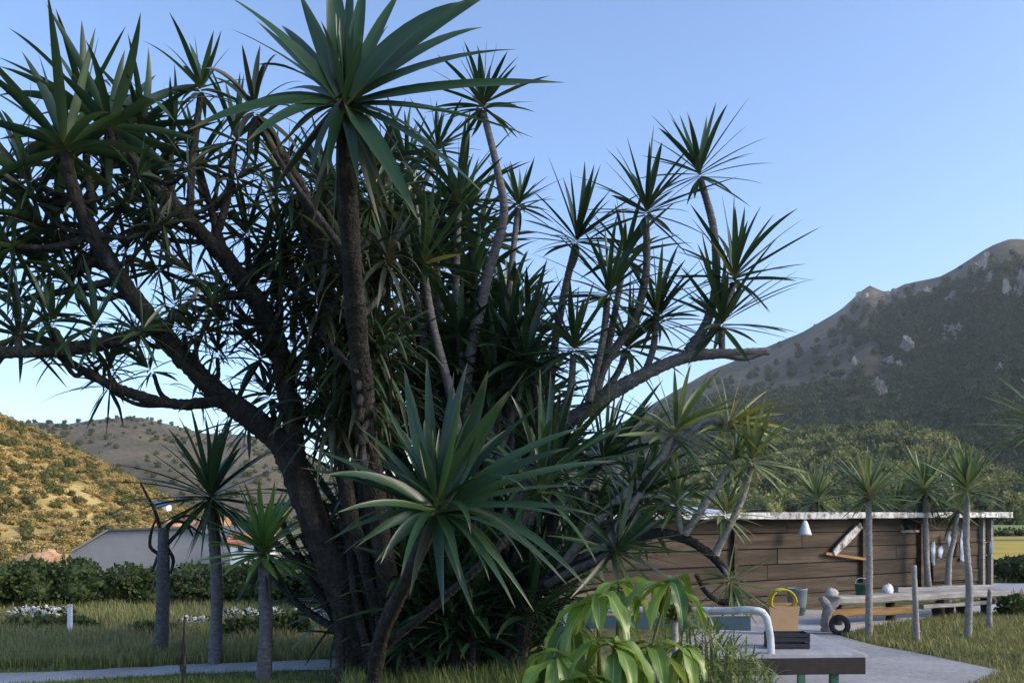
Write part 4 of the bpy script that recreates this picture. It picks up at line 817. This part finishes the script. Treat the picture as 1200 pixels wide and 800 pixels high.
bench = empty('log_bench', (L0 + L1) / 2 * [1, 1, 0]); tag(bench, 'long weathered log bench with orange light coloured into its lower plank on the concrete apron', 'bench')
beam('top_slab', L0, L1, .42, .13, M['wood_grey'], bench, .03, 14)
beam('lower_plank', L0 + [0, -.05, -.22], L0 * .55 + L1 * .45 + [0, -.05, -.22], .12, .13, M['wood_orange'], bench)  # orange light on this plank is put into the wood colour
beam('lower_plank', L0 * .5 + L1 * .5 + [0, -.02, -.18], L1 + [0, 0, -.16], .14, .08, M['wood_grey'], bench)
for f in (.04, .33, .62, .9):
    q = L0 * (1 - f) + L1 * f; V, F = tube([q * [1, 1, 0] + [0, 0, -.02], q + [0, 0, -.04]], [.075, .07], 9, .05, .02, .06); obj('leg', V, F, M['bark_dark'], bench, V.mean(0), None, True)
beam('back_slab', L0 * .6 + L1 * .4 + [0, .26, .09], L1 + [0, .26, .08], .1, .1, M['wood_grey'], bench)
for k, (px, py) in enumerate(((1098, 722), (1112, 720), (1126, 719))):
    b = G(px, py + 2); b[2] = gh(b[0], b[1]) + .02; V, F = lathe(b, [(0, 0), (.07, 0), (.095, .16), (.11, .17), (.11, .19), (.085, .19), (.06, .03), (0, .03)]); o = obj('plant_pot', V, F, M['crate'], None, b, None, True); tag(o, ['black plant pot in a row of three, closest to the wooden stake', 'middle black plant pot of the row of three on the apron', 'black plant pot in a row of three, closest to the slender palm'][k], 'pot', 'plant pots by the bench')
def stake(px, pb, pt_, rpx, label, mat='bark_pale', top_dx=0):
    b = G(px, pb); Yd = b[1]; b[2] = -.04; tpp = P(px + top_dx, pt_, Yd); r_ = rpx * Yd / FPX
    V, F = tube([b, (b + tpp) / 2 + [rng.normal() * .012, 0, 0], tpp], [r_ * 1.1, r_, r_ * .8], 9, .04, .03, .07); o = obj('wooden_stake', V, F, M[mat], None, b, None, True); tag(o, label, 'stake'); return o
stake(1074, 751, 662, 3.4, 'weathered split stake standing in the lawn before the log bench', top_dx=-3)
stake(1160, 738, 690, 3.0, 'short grey stake near the end of the log bench', 'wood_grey')
# carved stump and tyre
sb = G(970, 741); Yd = sb[1]
V, F = tube([sb - [0, 0, .03], P(968, 725, Yd), P(971, 712, Yd), P(962, 700, Yd)], [.10, .075, .085, .05], 11, .03, .03, .07); st = obj('tree_stump', V, F, M['bark_pale'], None, sb, None, True); tag(st, 'grey forked stump at the end of the log bench', 'stump')
V, F = tube([P(971, 713, Yd), P(980, 706, Yd), P(986, 700, Yd)], [.07, .05, .035], 9, .03, .03, .06); obj('fork', V, F, M['bark_pale'], st, P(971, 713, Yd), None, True)
tc_ = G(984, 744); tc_ = tc_ + [0, 0, .155]; th = np.linspace(0, 2 * math.pi, 33)[:-1]; ph = np.linspace(0, 2 * math.pi, 11)[:-1]; A3 = np.array([[.75, -.62, 0], [0, 0, 1], [.62, .75, 0]])
V = []; F = []
for i, a_ in enumerate(th):
    for b_ in ph: rr = .125 + .045 * math.cos(b_); V.append(tc_ + A3[0] * rr * math.cos(a_) + A3[1] * rr * math.sin(a_) + A3[2] * .05 * math.sin(b_) * (1 + .06 * (i % 2)))
for i in range(32):
    for j in range(10): F.append([i * 10 + j, i * 10 + (j + 1) % 10, ((i + 1) % 32) * 10 + (j + 1) % 10, ((i + 1) % 32) * 10 + j])
tag(obj('tyre', V, F, M['rubber'], None, tc_ - [0, 0, .17], None, True), 'small black tyre leaning against the grey stump', 'tyre')
# blue-grey bin and green bucket
b = G(934, 722); V, F = lathe(b, [(0, .012), (.13, .012), (.17, .30), (.18, .48), (.19, .49), (.19, .52), (.165, .52), (.15, .1), (0, .1)], 14); tag(obj('bin', V, F, M['teal'], None, b, None, True), 'blue-grey bin standing behind the yellow hose', 'bin')
b = L0 * .82 + L1 * .18 + [0, .06, .065]; V, F = lathe(b, [(0, 0), (.09, 0), (.12, .17), (.13, .17), (.13, .19), (.11, .19), (.08, .02), (0, .02)], 14); bk = obj('bucket', V, F, M['green_paint'], None, b, None, True); tag(bk, 'small green bucket on the log bench', 'bucket')
V, F = tube([b + [-.12, 0, .18], b + [-.07, 0, .27], b + [.07, 0, .27], b + [.12, 0, .18]], [.006] * 4, 6, .02); obj('handle', V, F, M['steel'], bk)
b = L0 * .68 + L1 * .32 + [0, .02, .06]; V, F = rock_vf(b + [0, 0, .07], (.09, .07, .09), 7, .15); tag(obj('white_stone', V, F, M['white'], None, b, None, True), 'white rounded stone on the log bench beside the green bucket', 'stone')
b = L0 * .985 + L1 * .015 + [0, .02, .06]; V, F = rock_vf(b + [0, 0, .06], (.11, .08, .08), 7, .15); tag(obj('white_stone', V, F, M['pale_stone'], None, b, None, True), 'pale rough stone on the bench end by the stump', 'stone')

# ------------------------------------------------------------------ table with box, crate and hose; pipe rail
ZT = .58
def at_z(px, py, z): Yd = (H - z) * FPX / (py - HOR); return np.array([(px - 600) / FPX * Yd, Yd, z])
fl, fr, bl, brr = at_z(835, 768, ZT), at_z(1017, 766, ZT), at_z(840, 741, ZT), at_z(948, 741, ZT)
table = empty('table', (fl + fr) / 2 * [1, 1, 0]); tag(table, 'low grey board table with a thick dark edge and green legs', 'table')
nb = 5
for k in range(nb):
    a0, a1 = k / nb + .004, (k + 1) / nb - .004; q = [fl * (1 - a0) + bl * a0, fr * (1 - a0) + brr * a0, fr * (1 - a1) + brr * a1, fl * (1 - a1) + bl * a1]
    dz = rng.uniform(-.003, .003); V = [p + [0, 0, dz] for p in q] + [p - [0, 0, .03] for p in q]; obj('board', V, [[0, 1, 2, 3], [7, 6, 5, 4], [0, 4, 5, 1], [1, 5, 6, 2], [2, 6, 7, 3], [3, 7, 4, 0]], M['table_top'], table, np.mean(V, 0))
beam('apron', fl + [0, .03, -.11], fr + [-.02, .03, -.11], .05, .155, M['dark_edge'], table, .008, 4, .001)
beam('apron', fr + [-.04, .06, -.11], brr + [-.04, -.03, -.11], .045, .155, M['dark_edge'], table, .008, 4, .001)
for q in (fr + [-.28, .1, 0], fl + [.1, .1, 0], bl + [.1, -.1, 0], brr + [-.12, -.1, 0]):
    V, F = box_vf((q[0], q[1], (ZT - .03) / 2 - .01), (.07, .07, ZT - .03), None, .006); obj('leg', V, F, M['green_paint'], table, V.mean(0))
beam('stretcher', fl + [.1, .1, -.42], fr + [-.28, .1, -.42], .04, .05, M['wood_grey'], table, .005, 3, .001)
# cardboard box
bc = at_z(919, 743, ZT + .002); s_ = bc[1] / FPX
cb = empty('cardboard_box', bc); tag(cb, 'open tan cardboard box on the table behind the black crate', 'box')
w0, w1, hb, db = 30 * s_ / 2, 36 * s_ / 2, 33 * s_, .22
V = np.array([bc + [-w0, 0, 0], bc + [w0, 0, 0], bc + [w0, db, 0], bc + [-w0, db, 0], bc + [-w1, -.01, hb], bc + [w1, -.01, hb], bc + [w1, db + .01, hb], bc + [-w1, db + .01, hb]])
ins = V.copy(); cc = V.mean(0); ins[:, :2] = cc[:2] + (V[:, :2] - cc[:2]) * .95; ins[:4, 2] += .006
F = [[3, 2, 1, 0]] + [[i, (i + 1) % 4, 4 + (i + 1) % 4, 4 + i] for i in range(4)]; F2 = [[8, 9, 10, 11]] + [[8 + i, 12 + i, 12 + (i + 1) % 4, 8 + (i + 1) % 4] for i in range(4)]; F3 = [[4 + i, 4 + (i + 1) % 4, 12 + (i + 1) % 4, 12 + i] for i in range(4)]
obj('body', np.vstack([V, ins]), F + F2 + F3, M['card'], cb)
V, F = box_vf(bc + [0, db + .045, hb - .05], (w1 * 2, .006, .12), None); obj('flap', V, F, M['card'], cb)
# coiled yellow hose standing in the box
hc = bc + [.02, db * .55, hb - .02]; pts_ = []
for k in range(90):
    a_ = k / 90 * 2 * math.pi * 5; rr = .135 + .010 * math.sin(k * .35); pts_.append(hc + [rr * math.cos(a_) * 1.0, (k / 90 - .5) * .13 + .008 * math.sin(k * .5), .05 + rr * math.sin(a_)])
V, F = tube(pts_, [.009] * 90, 7, .02); tag(obj('garden_hose', V, F, M['yellow'], None, hc - [0, 0, .08], None, True), 'coil of yellow garden hose standing in the cardboard box', 'hose')
# black crate
kc = at_z(922, 758, ZT + .003); s_ = kc[1] / FPX; kr = empty('plastic_crate', kc); tag(kr, 'low black crate tray on the grey table', 'crate')
for (cx, cy, sx, sy) in ((0, -.09, 46 * s_, .012), (0, .09, 46 * s_, .012), (-23 * s_, 0, .012, .18), (23 * s_, 0, .012, .18)):
    for z in (.03, .085, .13): V, F = box_vf(kc + [cx, cy, z], (sx, sy, .034), None); obj('slat', V, F, M['crate'], kr, V.mean(0))
V, F = box_vf(kc + [0, 0, .006], (44 * s_, .18, .012)); obj('bottom', V, F, M['crate'], kr)
for sx in (-1, 1):
    for sy in (-1, 1): V, F = box_vf(kc + [sx * 22 * s_, sy * .083, .075], (.02, .02, .15)); obj('corner', V, F, M['crate'], kr, V.mean(0))
# pipe rail with panel
YR = 8.0; rail = empty('pipe_rail', (P(780, 0, YR)[0], YR + .2, 0)); tag(rail, 'pale tubular pipe rail with curved end post and grey-teal panel', 'rail')
q = [P(664, 714, YR + .8), P(760, 714, YR + .5), P(840, 715, YR + .2), P(882, 714, YR), P(896, 720, YR), P(902, 742, YR), P(904, 780, YR)]; e_ = P(904, 780, YR); e_[2] = -.03; q.append(e_)
V, F = tube(q, [.034] * len(q), 11, .04, .01, .03); obj('rail', V, F, M['steel'], rail, None, None, True)
e0 = P(664, 714, YR + .8); V, F = tube([e0 + [0, 0, .02], e0 * [1, 1, .5], e0 * [1, 1, 0] + [0, 0, -.03]], [.034] * 3, 11, .06, .01, .03); obj('post', V, F, M['steel'], rail, None, None, True)
beam('panel', P(668, 728, YR + .8) + [0, .01, 0], P(880, 730, YR) + [0, .01, 0], .03, .13, M['teal'], rail, .004, 4, .001)
beam('lower_rail', P(668, 772, YR + .8), P(902, 776, YR), .05, .05, M['wood_grey'], rail, .008, 4, .002)

# ------------------------------------------------------------------ left side: hedge, building, houses, post, stones, stake
hx = np.linspace(-14.5, 1.0, 46); cs, rs_ = [], []
for x in hx:
    Yd = 17.6 + .4 * math.sin(x * .7) + .15 * rng.normal(); topz = .74 + .13 * math.sin(x * 1.3 + 1) + 10e-2 * rng.normal() - (.10 if -8.6 < x < -7.6 else 0)
    topz = min(topz, .86)
    for f in (.35, .72): cs.append((x + rng.normal() * .12, Yd + rng.normal() * .15, topz * f)); rs_.append((.42, .55, topz * .34))
V, F, UV = leafcloud(cs, rs_, 42000, .085, hollow=.6); V, F, UV = add_core(V, F, UV, cs, rs_, .78)
hd = empty('hedge', (-6.7, 17.6, 0)); tag(hd, 'long dense green hedge across the left meadow', 'hedge'); stuff(obj('foliage', V, F, M['hedge'], hd, None, UV))
mb = MB()
for x in np.arange(-14.4, 1.0, .5): mb.add(*tube([(x, 17.6, -.04), (x + rng.normal() * .05, 17.6, .3), (x + rng.normal() * .1, 17.6, .7)], [.03, .025, .015], 6, .1))
stuff(mb.build('stems', M['bark_dark'], hd))
# scattered darker meadow tufts (low bushes)
for k, (px, py, w, h) in enumerate(((60, 738, 110, 12), (345, 742, 60, 22), (290, 745, 40, 18), (180, 742, 40, 10))):
    b = G(px, py); Yd = b[1]; s_ = Yd / FPX; n_ = max(3, int(w / 14)); c_ = [b + [(j - (n_ - 1) / 2) * 14 * s_, rng.normal() * .1, h * s_ * .4] for j in range(n_)]; r_ = [(12 * s_, .22, h * s_ * rng.uniform(.5, .8)) for _ in c_]
    V, F, UV = leafcloud(c_, r_, 220 * n_, .085); V, F, UV = add_core(V, F, UV, c_, r_, .6)
    t_ = empty('low_bush', b); tag(t_, ['long low dark bush in the meadow before the white flowers', 'low bush behind the short bright-crowned palm', 'small low bush between two palm trunks', 'low flat bush at the foot of the dead palm trunk'][k], 'bush', 'low bushes in the meadow'); stuff(obj('foliage', V, F, M['hedge'], t_, None, UV))
# white flowering shrubs and white bits in front of the hedge
for k, (px, py, w, h) in enumerate(((48, 722, 62, 14), (290, 722, 80, 12), (375, 722, 60, 12), (228, 728, 26, 8))):
    b = G(px, py + 6); Yd = b[1]; s_ = Yd / FPX; c_ = [b + [(j - 2) * w * s_ / 5, 0, h * s_ * .75] for j in range(5)]; r_ = [(w * s_ * .13, .15, h * s_ * .45)] * 5
    t_ = empty('flowering_shrub', b); tag(t_, ['white-flowered low shrub beside the white post', 'white-flowered low shrub behind the palm trunks', 'white-flowered low shrub behind the leaning dark trunk', 'small pale-flowered shrub between the dead trunk and the dark-crowned palm'][k], 'shrub', 'white flowering shrubs before the hedge')
    V, F, UV = leafcloud(c_, r_, 420, .06); stuff(obj('blossom', V, F, M['white_flower'], t_, None, UV)); V, F, UV = leafcloud([c - np.array([0, -.08, h * s_ * .3]) for c in c_], [(w * s_ * .14, .16, h * s_ * .5)] * 5, 900, .08); stuff(obj('foliage', V, F, M['hedge'], t_, None, UV))
b = G(82, 746); Yd = b[1]; wp = empty('white_post', b); tag(wp, 'short white marker post in the meadow beside the white-flowered shrub', 'post')
V, F = box_vf(b + [0, 0, .12 * 2 - .02], (.055, .055, .50), None, .008); V[:, 2] += .0; obj('post', V, F, M['white'], wp); V, F = box_vf(b + [0, 0, .48], (.065, .065, .03), None, .006); obj('cap', V, F, M['white'], wp)
# feathery stake
b = G(214, 806); Yd = b[1]; fs = empty('thatched_stake', b); tag(fs, 'thin stake wrapped in dry fibres beside the gravel path', 'stake')
V, F = tube([b - [0, 0, .04], P(215, 760, Yd), P(216, 722, Yd)], [.016, .012, .008], 7, .04, .03, .05); obj('stick', V, F, M['bark_dark'], fs, None, None, True)
V, F, UV = join_leaves([strap(P(214 + rng.normal() * 2, 748 + rng.uniform(0, 30), Yd), (rng.normal() * .15, rng.normal() * .15, -1), (1, rng.normal(), 0), rng.uniform(.12, .24), .012, .05) for _ in range(34)]); obj('fibre_wrap', V, F, M['leaf_old'], fs, None, UV)
# grey building: low gable end and side wall
YB = 40.0
def PB(px, py, Yd=YB): return P(px, py, Yd)
gb = empty('grey_building', PB(180, 700) * [1, 1, 0] + [0, 0, -1.9]); tag(gb, 'plain grey rendered building with a sloping roofline behind the hedge', 'building')
out = [(84, 690), (84, 648), (128, 622), (215, 620), (272, 634), (272, 690)]
fr_ = [PB(*q) for q in out]; bk_ = [q + np.array([.8, 6.0, 0]) for q in fr_]; n = len(out)
for q in (fr_[0], fr_[-1], bk_[0], bk_[-1]): q[2] = -2.4
obj('wall', fr_ + bk_, [list(range(n - 1, -1, -1)), [n + i for i in range(n)]] + [[i, (i + 1) % n, n + (i + 1) % n, n + i] for i in range(n)], M['grey_wall'], gb)
for i in range(1, 4):
    a_, b_ = fr_[i] + [0, -.15, .02], fr_[i + 1] + [0, -.15, .02]; c_, d_ = bk_[i + 1] + [0, .1, .02], bk_[i] + [0, .1, .02]
    V = [a_, b_, c_, d_] + [q + [0, 0, .09] for q in (a_, b_, c_, d_)]; obj('roof', V, [[3, 2, 1, 0], [4, 5, 6, 7], [0, 1, 5, 4], [1, 2, 6, 5], [2, 3, 7, 6], [3, 0, 4, 7]], M['roof_dark'] if i != 1 else M['grey_wall'], gb, np.mean(V, 0))
# sandstone rubble beside it
for k in range(46):
    side = k < 24; px = rng.uniform(14, 82) if side else rng.uniform(196, 270); Yd = rng.uniform(42, 46) if side else rng.uniform(48, 52)
    py = (np.interp(px, [14, 40, 82], [664, 652, 650]) + rng.uniform(-2, 16)) if side else rng.uniform(606, 640)
    c = P(px, py, Yd); r_ = rng.uniform(.18, .5); V, F = rock_vf(c, (r_ * 1.3, r_, r_ * .7), 7, .16)
    if k == 0: heapA = empty('rubble_heap', P(50, 680, 44) * [1, 1, 0] + [0, 0, -2.0]); tag(heapA, 'heap of orange sandstone rubble beside the grey building', 'rubble')
    if k == 24: heapB = empty('rubble_heap', P(235, 680, 50) * [1, 1, 0] + [0, 0, -2.4]); tag(heapB, 'heap of sandstone rubble behind the grey building roof', 'rubble')
    obj('stone', V, F, M['stone'], heapA if side else heapB, c, None, False)
for heap, c_, r_ in ((heapA, P(48, 690, 45), (2.1, 1.2, 1.9)), (heapB, P(235, 670, 51.5), (2.4, 1.2, 3.0))):
    V, F = rock_vf(c_, r_, 12, .07); obj('mound', V, F, M['stone'], heap, c_, None, True)
# small orange-roofed house and blue-white cabin on the hill foot
def house(px, py_b, wpx, hpx, Yd, roofm, wallm, name, label, rh=.5):
    b = P(px, py_b, Yd); w = wpx * Yd / FPX; h = hpx * Yd / FPX; base = b.copy(); base[2] = min(b[2] - .4, -2.0 if Yd < 60 else b[2] - 0.4); t_ = empty(name, base); tag(t_, label, 'house')
    z0, z1 = base[2], b[2] + h; x0, x1, y0, y1 = b[0] - w / 2, b[0] + w / 2, Yd, Yd + w * .7; ym = (y0 + y1) / 2; rz = z1 + h * rh
    V = [(x0, y0, z0), (x1, y0, z0), (x1, y1, z0), (x0, y1, z0), (x0, y0, z1), (x1, y0, z1), (x1, y1, z1), (x0, y1, z1), (x0, ym, rz), (x1, ym, rz)]
    obj('wall', V, [[3, 2, 1, 0], [0, 1, 5, 4], [2, 3, 7, 6], [1, 2, 6, 9, 5], [3, 0, 4, 8, 7]], wallm, t_)
    for (ya, yb) in ((y0 - .15, ym), (y1 + .15, ym)):
        V = [(x0 - .15, ya, z1 - .03), (x1 + .15, ya, z1 - .03), (x1 + .15, yb, rz + .04), (x0 - .15, yb, rz + .04)]; V += [(x, y, z + .1) for x, y, z in V]; obj('roof', V, [[0, 1, 2, 3], [7, 6, 5, 4], [0, 4, 5, 1], [1, 5, 6, 2], [2, 6, 7, 3], [3, 7, 4, 0]], roofm, t_)
    for fx in (.28, .7):
        V, F = box_vf((x0 + w * fx, y0 - .01, z1 - h * .45), (w * .14, .06, h * .45)); wd = obj('window', V, F, M['glass'], t_, np.mean(V, 0))
        V, F = box_vf((x0 + w * fx, y0 - .03, z1 - h * .70), (w * .18, .08, h * .06)); obj('sill', V, F, M['white'], wd, np.mean(V, 0))
    return t_
house(292, 650, 44, 14, 38.0, M['orange_roof'], M['white'], 'cottage', 'small white cottage with orange tiled roof behind the hedge')
_i = int(np.argmin(np.abs(HL[5][:, 0] - math.atan((184 - 600) / FPX)))); _j = int(np.argmin(np.abs(HOR - (HL[3][_i] - H) / HL[2][_i] * FPX - 598) + 500 * (HL[4][_i] > 1)))
house(184, 598, 22, 6, HL[2][_i, _j], M['blue'], M['white'], 'cabin', 'tiny white cabin with blue roof at the foot of the golden hill')
# round dark bush, hedge between the fields
def bush(c, r, n, size, mat, label, name='round_bush'):
    c = np.array(c, float); cs_ = [c + [0, 0, r[2] * .8]] + [c + np.array([rng.uniform(-.5, .5) * r[0], rng.uniform(-.5, .5) * r[1], r[2] * rng.uniform(.4, 1.2)]) for _ in range(6)]; rs2 = [np.array(r) * .8] + [np.array(r) * rng.uniform(.35, .55) for _ in range(6)]
    V, F, UV = leafcloud(cs_, rs2, n, size); V, F, UV = add_core(V, F, UV, cs_, rs2, .75); t_ = empty(name, c); tag(t_, label, 'bush'); stuff(obj('foliage', V, F, mat, t_, None, UV)); V, F = tube([c - [0, 0, .05], c + [0, 0, r[2] * .5]], [.05, .04], 7, .1); obj('stem', V, F, M['bark_dark'], t_)
b = P(1195, 0, 23.0); bush((b[0], 23.0, 0), (.75, .6, .42), 2600, .1, M['tree_dark'], 'round dark bush beside the road past the shed corner')
b = G(1186, 722); bush((b[0], b[1], 0), (.3, .3, .22), 900, .08, M['hedge'], 'small green bush by the end of the log bench')
xs_ = np.arange(24, 75, 1.3); cs = [(x, 68.6 + rng.normal() * .2, .25) for x in xs_]; rs_ = [(.9, .5, .3)] * len(cs); V, F, UV = leafcloud(cs, rs_, 4000, .22); V, F, UV = add_core(V, F, UV, cs, rs_, .8)
fh = empty('field_hedge', (50, 68.6, 0)); tag(fh, 'thin dark hedge line between the yellow and green fields', 'hedge'); stuff(obj('foliage', V, F, M['tree_dark'], fh, None, UV))

# ------------------------------------------------------------------ grass
def inpoly(x, y, poly):
    c = np.zeros(len(x), bool); n = len(poly); j = n - 1
    for i in range(n):
        xi, yi = poly[i]; xj, yj = poly[j]; c ^= ((yi > y) != (yj > y)) & (x < (xj - xi) * (y - yi) / (yj - yi + 1e-12) + xi); j = i
    return c
hard = [gp((-250, 822), (30, 802), (220, 790), (340, 786), (430, 784), (600, 786), (600, 772), (430, 772), (340, 775), (220, 779), (60, 788), (-250, 798)),
        gp((700, 870), (1010, 860), (1100, 825), (1168, 789), (1166, 785), (1010, 752), (930, 731), (800, 742)), gp((800, 741), (985, 743), (1050, 731), (1100, 723), (1170, 718), (1330, 716), (1330, 703), (1180, 704), (1110, 707), (1060, 710), (960, 716), (800, 716)),
        gp((-300, 784), (0, 772), (100, 767), (200, 765), (200, 763), (100, 764), (0, 768), (-300, 778)), [(0, 13), (12, 20), (12, 24), (0, 24)], gp((1150, 697), (1400, 697), (1400, 684), (1150, 684))]
def blades(name, n, x0, x1, y0, y1, h, w, mat, label, lush=None, ybias=1.6, cond=None):
    Yd = y0 + (y1 - y0) * rng.random(n) ** ybias; x = (x0 + (x1 - x0) * rng.random(n)) * Yd
    keep = np.ones(n, bool)
    for p_ in hard: keep &= ~inpoly(x, Yd, p_)
    pat = fbm(x * .8, Yd * .8, 4, 61) + .5; keep &= rng.random(n) < np.clip(pat * 1.6, .15, 1)
    if cond is not None: keep &= cond(x, Yd)
    x, Yd, pat = x[keep], Yd[keep], pat[keep]; n = len(x); az = rng.uniform(0, 6.28, n); hh = h * rng.uniform(.4, 1.25, n) * (.5 + pat); ln = hh * rng.uniform(.1, .6, n)
    b = np.stack([x, Yd, gh(x, Yd) - .005], 1); sd_ = np.stack([-np.sin(az), np.cos(az), 0 * az], 1) * (w * rng.uniform(.6, 1.3, n))[:, None]; out_ = np.stack([np.cos(az), np.sin(az), 0 * az], 1)
    m1 = b + out_ * (ln * .3)[:, None] + np.stack([0 * x, 0 * x, hh * .6], 1); t_ = b + out_ * ln[:, None] + np.stack([0 * x, 0 * x, hh * .97], 1)
    V = np.stack([b - sd_, b + sd_, m1 + sd_ * .8, m1 - sd_ * .8, t_ + sd_ * .1, t_ - sd_ * .1], 1).reshape(-1, 3); i = np.arange(n) * 6
    F = np.concatenate([np.stack([i, i + 1, i + 2, i + 3], 1), np.stack([i + 3, i + 2, i + 4, i + 5], 1)])
    UV = np.tile(np.array([(0, 0), (1, 0), (1, .5), (0, .5), (.6, 1), (.4, 1)], float) * [1, .5] + [0, .2], (n, 1)); o = stuff(obj(name, V, F, mat, None, (0, 0, 0), UV)); tag(o, label, 'grass'); return o
blades('meadow_grass', 90000, -.75, .1, 10.35, 19.5, .16, .006, M['grass'], 'rough olive green meadow grass on the left', cond=lambda x, y: x < 1.5)
M['grass_dry'] = leafmat('grass_blade_dry', (0.20, 0.165, 0.065), (0.42, 0.35, 0.17), rough=0.6, trans=0.25, stripes=False)
blades('dry_meadow_grass', 42000, -.75, .1, 10.6, 18.5, .15, .006, M['grass_dry'], 'patches of straw-coloured dry grass in the left meadow', cond=lambda x, y: (x < 1.5) & (fbm(x * .35, y * .9, 3, 91) > .03))
blades('verge_grass', 26000, -.75, -.19, 8.6, 10.4, .06, .005, M['grass_lush'], 'short green verge grass in front of the gravel path', ybias=1.0)
blades('foreground_grass', 26000, -.2, .36, 7.2, 9.6, .27, .005, M['grass_lush'], 'longer green grass round the foot of the dragon trees', ybias=1.0)
blades('lawn_grass', 70000, .28, .8, 8.0, 16.0, .10, .006, M['grass'], 'short dry green lawn grass beside the concrete path', ybias=1.2, cond=lambda x, y: x > 3.0)
blades('field_edge_grass', 16000, .5, .85, 17.0, 30.0, .22, .01, M['grass'], 'rough grass strip beyond the road', ybias=1.0)

# ------------------------------------------------------------------ thin evening haze
V, F = box_vf((0, 700, 215), (4200, 2400, 442)); hz = obj('haze', V, F, None, None, (0, 700, -6)); stuff(hz); hz.data.materials.clear(); tag(hz, 'thin pale haze in the air of the valley', 'haze')
m = bpy.data.materials.new('haze'); m.use_nodes = True; nt = m.node_tree; nt.nodes.remove(nt.nodes['Principled BSDF']); pv = nt.nodes.new('ShaderNodeVolumePrincipled')
pv.inputs['Color'].default_value = (0.975, 0.985, 1.0, 1); pv.inputs['Density'].default_value = 0.00014; pv.inputs['Anisotropy'].default_value = 0.2
nt.links.new(pv.outputs[0], nt.nodes['Material Output'].inputs['Volume']); hz.data.materials.append(m)
